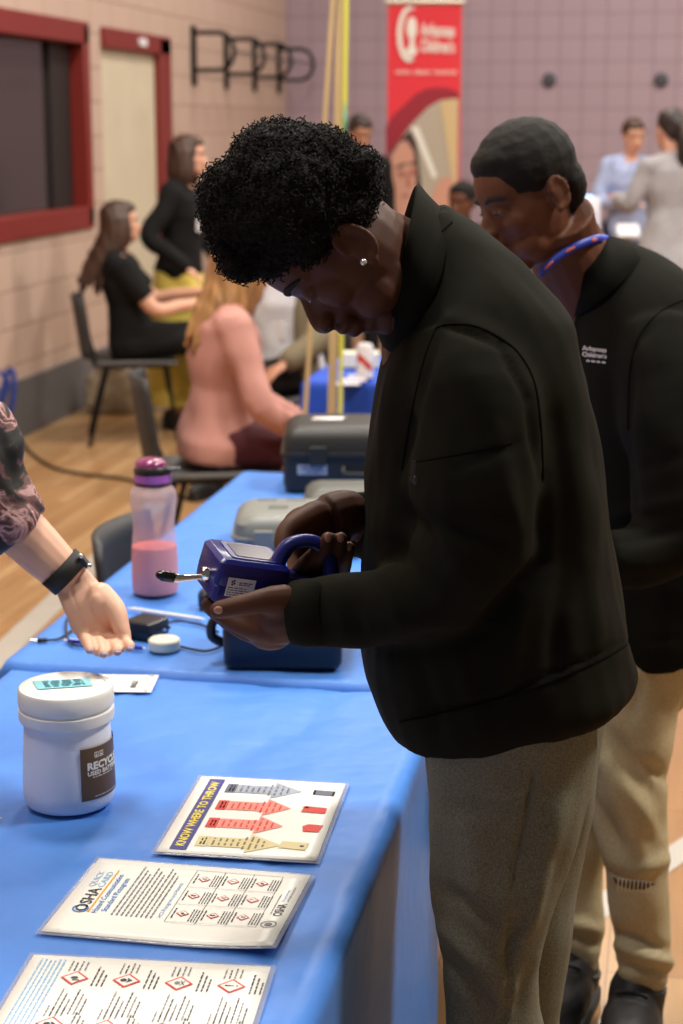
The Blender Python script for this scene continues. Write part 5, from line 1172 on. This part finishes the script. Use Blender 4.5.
for A in ((s2, e2, r2), (s3, e3, r3)):
    B_ = SLV3 if A[0] is s2 else SLV4
    body.tube([p for p, r_ in B_], [max(.028, r_*.66) for p, r_ in B_], 14)
    d = (A[2]-A[1]).normalized(); sd = V((0, 1, 0)); sd = (sd-d*sd.dot(d)).normalized(); nn = d.cross(sd); pc = A[2]+d*.05
    body.ell(pc, (.055, .04, .02), ax=(d, sd, nn))
    for j in range(4):
        o_ = sd*(.03-.02*j); body.tube([pc+o_+d*.03, pc+o_+d*.075-V((0, 0, .01)), pc+o_+d*.1-V((0, 0, .03))], [.0105, .0095, .008], 8, round_caps=True)
    body.tube([A[2]+d*.02-nn*.01, A[2]+d*.06-V((0, 0, .035)), A[2]+d*.09-V((0, 0, .045))], [.013, .011, .009], 8, round_caps=True)
body2 = blob('body', body, M['skin_brown'], w2, .0042, 4)
face_parts(w2, q2, ax2, H2, lip=M['lips'])
b = MB(); E = lambda p, rr: b.ell(q2(*p), tuple(k*H2 for k in rr), ax=ax2)
E((0, -.03, .20), (.345, .37, .335)); E((0, .13, .30), (.26, .205, .15)); E((0, -.23, .0), (.27, .165, .22)); E((0, .02, .22), (.335, .3, .24))
blob('hair', b, M['short_hair'], w2, .004, 2, shape=lambda p, n: .0008*noise.noise(p*110))
b = MB()
loft(b, [(566, 300, 615, 236, .1, 0), (566, 320, 650, 250, .15, 0), (564, 350, 690, 280, .2, 0), (562, 400, 716, 330, .215, 0), (562, 470, 726, 410, .21, 0), (566, 535, 726, 495, .2, 0), (572, 585, 722, 565, .2, 0), (582, 625, 714, 614, .2, 0), (588, 646, 704, 640, .195, 0)], 3.12)
for A in (SLV3, SLV4): b.tube([p for p, r_ in A], [r_ for p, r_ in A], 18)
folds2 = [((655, 325), (635, 350), 4, -.004), ((635, 350), (628, 440), 4, -.005), ((628, 440), (640, 520), 5, -.006), ((590, 250), (572, 290), 4, -.003), ((600, 520), (683, 500), 9, .007), ((615, 545), (683, 528), 7, -.007), ((610, 580), (683, 575), 9, -.006), ((640, 470), (683, 455), 8, -.004), ((640, 640), (683, 640), 2.2, -.004), ((640, 400), (650, 440), 6, .004)]
jk2 = blob('jacket', b, M['jacket2'], w2, .008, 4, folds=folds2, wob=(12, .007))
b = MB(); b.rings([ringpts(566, 318, 640, 250, .125, D0=3.1), ringpts(564, 300, 622, 240, .1, D0=3.1), ringpts(562, 288, 606, 236, .088, D0=3.1)], caps=False); obj('collar', b, M['jacket2'], jk2, solid=.006, sharp=0)
# lettering on the chest
b = MB(); c0 = P(583, 351, 2.93); 
mp2 = MPP(c0)
# lanyard
b = MB(); lp = [P(540, 274, 2.985), P(552, 262, 2.985), P(566, 252, 2.99), P(582, 244, 3.0), P(598, 239, 3.03), P(608, 240, 3.07)]
fp, fr = smooth_path(lp, [1]*len(lp))
rs = [[p+V((0, 0, .008)), p-V((0, .004, .007))] for p in fp]; b.rings(rs, caps=False, closed=False); ln = obj('lanyard', b, M['lan'], w2, solid=.002, label='blue lanyard with orange spots')
b = MB()
for k in range(3, len(fp)-1, 6):
    p = fp[k]; b.ell(p+V((0, -.003, 0)), (.010, .002, .0035), ax=((fp[k+1]-fp[k]).normalized(), V((0, 1, 0)), Z1))
obj('lanyard_spots', b, M['lan_o'], ln)
# joggers
b = MB()
nl = legt([(598, 640, 690, 640, 0), (590, 690, 682, 690, 0), (585, 740, 674, 740, 0), (588, 800, 668, 790, 0), (598, 850, 668, 845, 0), (606, 890, 668, 885, 0), (612, 930, 668, 925, .01), (618, 960, 670, 955, .01), (624, 985, 666, 985, .01), (630, 998, 660, 998, .01)], 3.02)
b.tube([p for p, r_ in nl], [r_ for p, r_ in nl], 18)
fl2 = legt([(575, 640, 680, 640, 0), (560, 700, 660, 700, 0), (556, 760, 640, 760, 0), (552, 820, 616, 815, 0), (557, 870, 603, 870, 0), (560, 915, 603, 915, 0), (561, 945, 602, 945, 0), (564, 968, 598, 968, 0), (567, 980, 595, 980, 0)], 3.14)
b.tube([p for p, r_ in fl2], [r_ for p, r_ in fl2], 18)
b.tube([P(645, 610, 3.13), P(640, 660, 3.13)], .12, 16, round_caps=True)
foldj = [((588, 730), (640, 850), 9, .007), ((600, 720), (655, 800), 8, -.006), ((610, 760), (660, 840), 8, .007), ((585, 790), (625, 860), 8, -.006), ((640, 760), (668, 780), 6, -.006), ((640, 870), (668, 858), 7, .006), ((612, 930), (665, 950), 5, -.008), ((615, 945), (668, 962), 5, .008), ((620, 965), (668, 975), 4, -.008), ((606, 870), (650, 885), 4, -.006), ((640, 680), (632, 720), 4, -.005), ((565, 920), (598, 930), 5, .006), ((562, 935), (598, 945), 4, -.006)]
jg = blob('joggers', b, M['pants_tan'], w2, .008, 3, folds=foldj, wob=(14, .010), fold_amp=1.7)
b = MB(); kD = 2.925
def rp2(x, y): return P(x, y, kD)
b.poly([rp2(612, 877), rp2(625, 880), rp2(640, 881), rp2(655, 884), rp2(645, 889), rp2(630, 889), rp2(616, 884)]); rip = obj('knee_rip', b, M['rip'], jg, solid=.004, label='frayed dark rip across the knee')
b = MB()
for k in range(9): b.tube([rp2(618+k*4, 878+k*.4)+V((0, -.004, 0)), rp2(617+k*4, 890+k*.3)+V((0, -.004, 0))], .0012, 5, sm=False)
obj('threads', b, M['rip_lt'], rip)
for c_, D_, nm in ((nl[-1][0], 3.03, 0), (fl2[-1][0], 3.14, 1)):
    b = MB(); b.tube([V((c_.x, D_, c_.z+.03)), V((c_.x-.01, D_, .06))], [.042, .045], 14); obj('sock', b, M['shoe'], w2)
    f_ = V((c_.x-.02, D_, 0)); fd = V((-.28, -.96, 0)).normalized() if nm == 0 else V((-.35, -.93, 0)).normalized(); ax_ = (fd, Z1.cross(fd), Z1)
    b = MB(); b.ell(f_+fd*.06+V((0, 0, .06)), (.135, .055, .055), ax=ax_); b.ell(f_-fd*.01+V((0, 0, .075)), (.08, .052, .07), ax=ax_); b.ell(f_+fd*.12+V((0, 0, .045)), (.08, .05, .04), ax=ax_); blob_s = blob('shoe', b, M['shoe'], w2, .007, 2)
    b = MB(); b.rbox(f_+fd*.06+V((0, 0, .016)), .29, .105, .032, .05, ax=ax_); obj('sole', b, M['sole'], blob_s, bevel=.006)
    b = MB()
    for k in range(4): b.tube([f_+fd*(.05+.022*k)+ax_[1]*.03+V((0, 0, .112-.008*k)), f_+fd*(.055+.022*k)+V((0, 0, .12-.008*k)), f_+fd*(.05+.022*k)-ax_[1]*.03+V((0, 0, .112-.008*k))], .0035, 6)
    obj('laces', b, M['sole'], blob_s)
#@@ARMPERSON
D3 = 2.5
w3 = root('person', 'person in a floral blouse reaching an open palm in from the left edge', 'person', V((-1.0, 2.55, 0)))
body = MB()
wr = P(72, 580, 2.5); el = P(-52, 455, 2.5); sh3 = P(-130, 330, 2.55)
hd3 = V((-1.0, 2.62, 1.52)); q3, ax3 = add_head(body, hd3, (.9, -.2, -.3), (.2, 0, 1), .23)
body.tube([hd3-V((.03, 0, .04)), V((-1.03, 2.62, 1.33))], [.055, .055], 14)
body.tube([V((-1.04, 2.62, 1.28)), V((-1.05, 2.62, 1.1)), V((-1.05, 2.62, .92))], [.1, .12, .13], 18, flat=(V((1, 0, 0)), .8))
body.tube([V((-1.04, 2.62, 1.25)), V((-.99, 2.5, 1.27)), V((-.95, 2.48, 1.22))], [.08, .07, .06], 12)
sh3 = V((-.96, 2.47, 1.22)); 
body.tube([sh3, sh3.lerp(el, .5), el, P(10, 520, 2.5), P(45, 555, 2.5), wr], [.055, .052, .048, .041, .036, .0285], 16)
sh4 = V((-.98, 2.80, 1.24)); body.tube([V((-1.04, 2.62, 1.26)), sh4, V((-1.0, 2.9, 1.0)), V((-.95, 2.86, .78))], [.07, .055, .045, .03], 12)
body.ell(V((-.94, 2.86, .72)), (.03, .045, .06))
for k in range(4): body.tube([V((-.94+.0, 2.83+.02*k, .69)), V((-.93, 2.83+.02*k, .61))], [.010, .008], 8, round_caps=True)
for s in (-1, 1): body.tube([V((-1.05, 2.62+s*.08, .95)), V((-1.05, 2.62+s*.09, .5)), V((-1.06, 2.62+s*.09, .06))], [.085, .055, .035], 12, round_caps=True)
# open hand, palm up towards the viewer
def ph(x, y, D): return P(x*160/683, 530+y*140/598, D)
pa = V((.55, -.35, -.75)).normalized(); ps = V((.8, .1, .5)); ps = (ps-pa*ps.dot(pa)).normalized(); pn_ = pa.cross(ps)
body.tube([wr, ph(350, 285, 2.485), ph(400, 360, 2.475), ph(440, 440, 2.465)], [.0285, .033, .038, .036], 16, flat=(V((0, .9, -.4)).normalized(), .55), round_caps=True)
body.ell(ph(455, 350, 2.462), (.022, .018, .034), ax=(V((1, 0, 0)), V((0, 1, 0)), V((-.35, 0, .94)).normalized()))
body.ell(ph(335, 360, 2.475), (.016, .016, .034))
body.tube([ph(430, 280, 2.475), ph(490, 340, 2.455), ph(515, 410, 2.44), ph(532, 462, 2.43)], [.020, .0165, .0132, .0105], 12, round_caps=True)
for (x0_, y0_, x1_, y1_, rr) in ((362, 450, 384, 512, .0082), (414, 458, 442, 527, .0088), (470, 462, 500, 518, .0086), (524, 455, 553, 502, .0080)):
    body.tube([ph(x0_, y0_-28, 2.475), ph(x0_, y0_, 2.455), ph((x0_+x1_)/2, y0_+24, 2.425), ph(x1_, y1_-8, 2.405), ph(x1_, y1_, 2.400)], [rr*1.2, rr*1.12, rr*1.03, rr, rr*.92], 12, round_caps=True)
body3 = blob('body', body, M['skin_fair'], w3, .0028, 1, folds=[((69, 585), (84, 628), 1.6, -.0014), ((78, 632), (128, 634), 1.2, -.0012), ((104, 607), (113, 640), 1.6, -.0016)])
for (x, y) in ((384, 518), (442, 533), (500, 524), (553, 508)):
    b = MB(); b.ell(ph(x, y, 2.395), (.0058, .0055, .0045)); obj('nail', b, M['nail_lilac'], body3)
b = MB(); d = (wr-P(45, 555, 2.5)).normalized(); wc = P(65, 572, 2.5)
b.tube([wc-d*.013, wc+d*.013], [.0345, .0335], 28, caps=False, sm=False); wb = root('wristwatch', 'black woven band watch on the outstretched wrist at left', 'watch', wc); obj('watch_band', b, M['watch'], wb, solid=.003)
b = MB(); b.rbox(P(84, 561, 2.492), .008, .016, .02, .003, ax=(V((.8, 0, .6)), V((0, 1, 0)), V((.6, 0, -.8)))); obj('watch_case', b, M['steel_grey'], wb)
b = MB(); b.ell(P(89, 566, 2.482), (.004, .004, .004)); b.ell(P(81, 556, 2.482), (.004, .004, .004)); obj('watch_clasp', b, M['chrome'], wb)
b = MB()
b.tube([V((-1.02, 2.62, 1.34)), V((-1.04, 2.62, 1.25)), V((-1.05, 2.62, 1.1)), V((-1.05, 2.62, .86))], [.09, .125, .15, .17], 20, flat=(V((1, 0, 0)), .82))
b.tube([V((-1.03, 2.6, 1.24)), sh3, sh3.lerp(el, .45), P(-48, 440, 2.5), P(-22, 480, 2.5), P(6, 516, 2.5), P(22, 533, 2.5)], [.1, .085, .085, .083, .075, .060, .050], 20)
b.tube([V((-1.04, 2.66, 1.25)), sh4, V((-1.0, 2.9, 1.02)), V((-.96, 2.87, .9))], [.09, .075, .07, .055], 16)
fold3 = [((0, 480), (35, 520), 6, .006), ((10, 500), (55, 515), 4, -.005), ((0, 520), (50, 528), 3, .004), ((-5, 430), (20, 480), 6, -.006)]
blob('blouse', b, FLORAL, w3, .007, 3, folds=fold3, wob=(16, .010))
b = MB()
for s in (-1, 1): b.tube([V((-1.05, 2.62+s*.08, .95)), V((-1.05, 2.62+s*.09, .5)), V((-1.06, 2.62+s*.09, .1))], [.1, .075, .06], 14, round_caps=True)
b.tube([V((-1.05, 2.62, .95)), V((-1.05, 2.62, .86))], .13, 16)
blob('trousers', b, M['black_cloth'], w3, .012, 3)
for s in (-1, 1):
    b = MB(); f_ = V((-1.04, 2.62+s*.09, 0)); b.ell(f_+V((.05, 0, .045)), (.13, .045, .045)); b.box(f_+V((.04, 0, .012)), .23, .08, .022); b.ell(f_+V((0, 0, .06)), (.05, .04, .06)); blob('shoe', b, M['shoe'], w3, .009, 2)
face_parts(w3, q3, ax3, .23)
long_hair(M['hair_brown'], .2)(w3, q3, ax3, .23, None)
#@@LETTERS_ON_CLOTH
dg = bpy.context.evaluated_depsgraph_get(); dg.update()
def decal_ray(px, py, target, lift=.0015):
    # the point of the target's own surface that lies under a photo pixel
    d = (RY @ ray(px, py)).normalized(); fr = frame_of(target); inv = fr.inverted()
    o_ = inv @ V((0, 0, CAMZ)); dd = (inv.to_3x3() @ d).normalized()
    hit, loc, nrm, _ = target.ray_cast(o_, dd)
    if not hit: return None
    return RYI @ (fr @ (loc+nrm*lift))
b = MB(); ok = True
def chest(x, y):
    p_ = decal_ray(583+x, 351-y+.10*x, jk2)
    return p_ if p_ is not None else P(583+x, 351-y, 2.9)
text(b, chest, 'Arkansas', 0, 1.0, 4.6, 24, 0, .02); text(b, chest, "Children's", 0, -5.2, 4.6, 24, 0, .02); dashes(b, chest, 4, -10, 19, 1.4)
obj('chest_lettering', b, M['sticker'], jk2, smooth=False)
def seamline(pts, target, r_, m, name, par):
    fp_, _ = smooth_path([V((x, y, 0)) for x, y in pts], [1]*len(pts), 6)
    out = [decal_ray(p.x, p.y, target, .0) for p in fp_]; out = [o_ for o_ in out if o_ is not None]
    if len(out) > 2:
        b = MB(); b.tube(out, r_, 6, sm=False); obj(name, b, m, par)
seamline([(436, 328), (450, 324), (475, 326), (500, 338), (520, 355), (535, 385), (541, 430), (543, 480)], jk, .0016, M['seam'], 'armhole_seam', jk)
seamline([(436, 328), (424, 360), (410, 420), (402, 470)], jk, .0012, M['seam'], 'sleeve_front_seam', jk)
seamline([(415, 462), (450, 456), (480, 450), (512, 443)], jk, .0010, M['seam'], 'pocket_seam', jk)
seamline([(400, 722), (450, 711), (500, 698), (550, 682), (600, 660), (630, 643)], jk, .0016, M['seam'], 'hem_seam', jk)
seamline([(395, 330), (400, 290), (425, 250), (452, 222)], jk, .0012, M['seam'], 'neck_seam', jk)
seamline([(683, 300), (660, 312), (640, 335), (630, 370), (628, 430)], jk2, .0016, M['seam'], 'armhole_seam', jk2)
#@@LIGHTS
wd = bpy.data.worlds.new('world'); SC.world = wd; wd.use_nodes = True
bg = wd.node_tree.nodes['Background']; bg.inputs[0].default_value = (1.0, .92, .86, 1); bg.inputs[1].default_value = .10
def lamp(name, room, size, power, col=(1, .92, .82), aim=None):
    l = bpy.data.lights.new(name, 'AREA'); l.shape = 'RECTANGLE'; l.size, l.size_y = size; l.energy = power; l.color = col
    o = bpy.data.objects.new(name, l); COL.objects.link(o); o.location = room
    d = (V(aim)-V(room)) if aim else V((0, 0, -1)); o.rotation_euler = d.to_track_quat('-Z', 'Y').to_euler()
    return o
for (x, y, p) in ((-1.5, 4.2, 200), (2.6, 3.4, 370), (-1.2, 8.0, 180), (2.8, 8.6, 290), (-.8, 12.5, 165), (3.4, 13, 200), (-1.8, 1.2, 100)):
    lamp('ceiling_lamp', (x, y, 5.6), (.9, .9), p)
#@@CAMERA
cd = bpy.data.cameras.new('camera'); co_ = bpy.data.objects.new('camera', cd); COL.objects.link(co_)
cd.sensor_fit = 'VERTICAL'; cd.sensor_height = 36; cd.lens = FPX/1024*36; cd.clip_start = .05; cd.clip_end = 100
co_.location = (0, 0, CAMZ); co_.rotation_euler = (PI/2-PIT, 0, YAW)
cd.dof.use_dof = True; cd.dof.focus_distance = 2.2; cd.dof.aperture_fstop = 5.2
SC.camera = co_
SC.view_settings.view_transform = 'Standard'; SC.view_settings.look = 'None'; SC.view_settings.gamma = 1; SC.view_settings.exposure = 0
SC.view_settings.use_curve_mapping = False
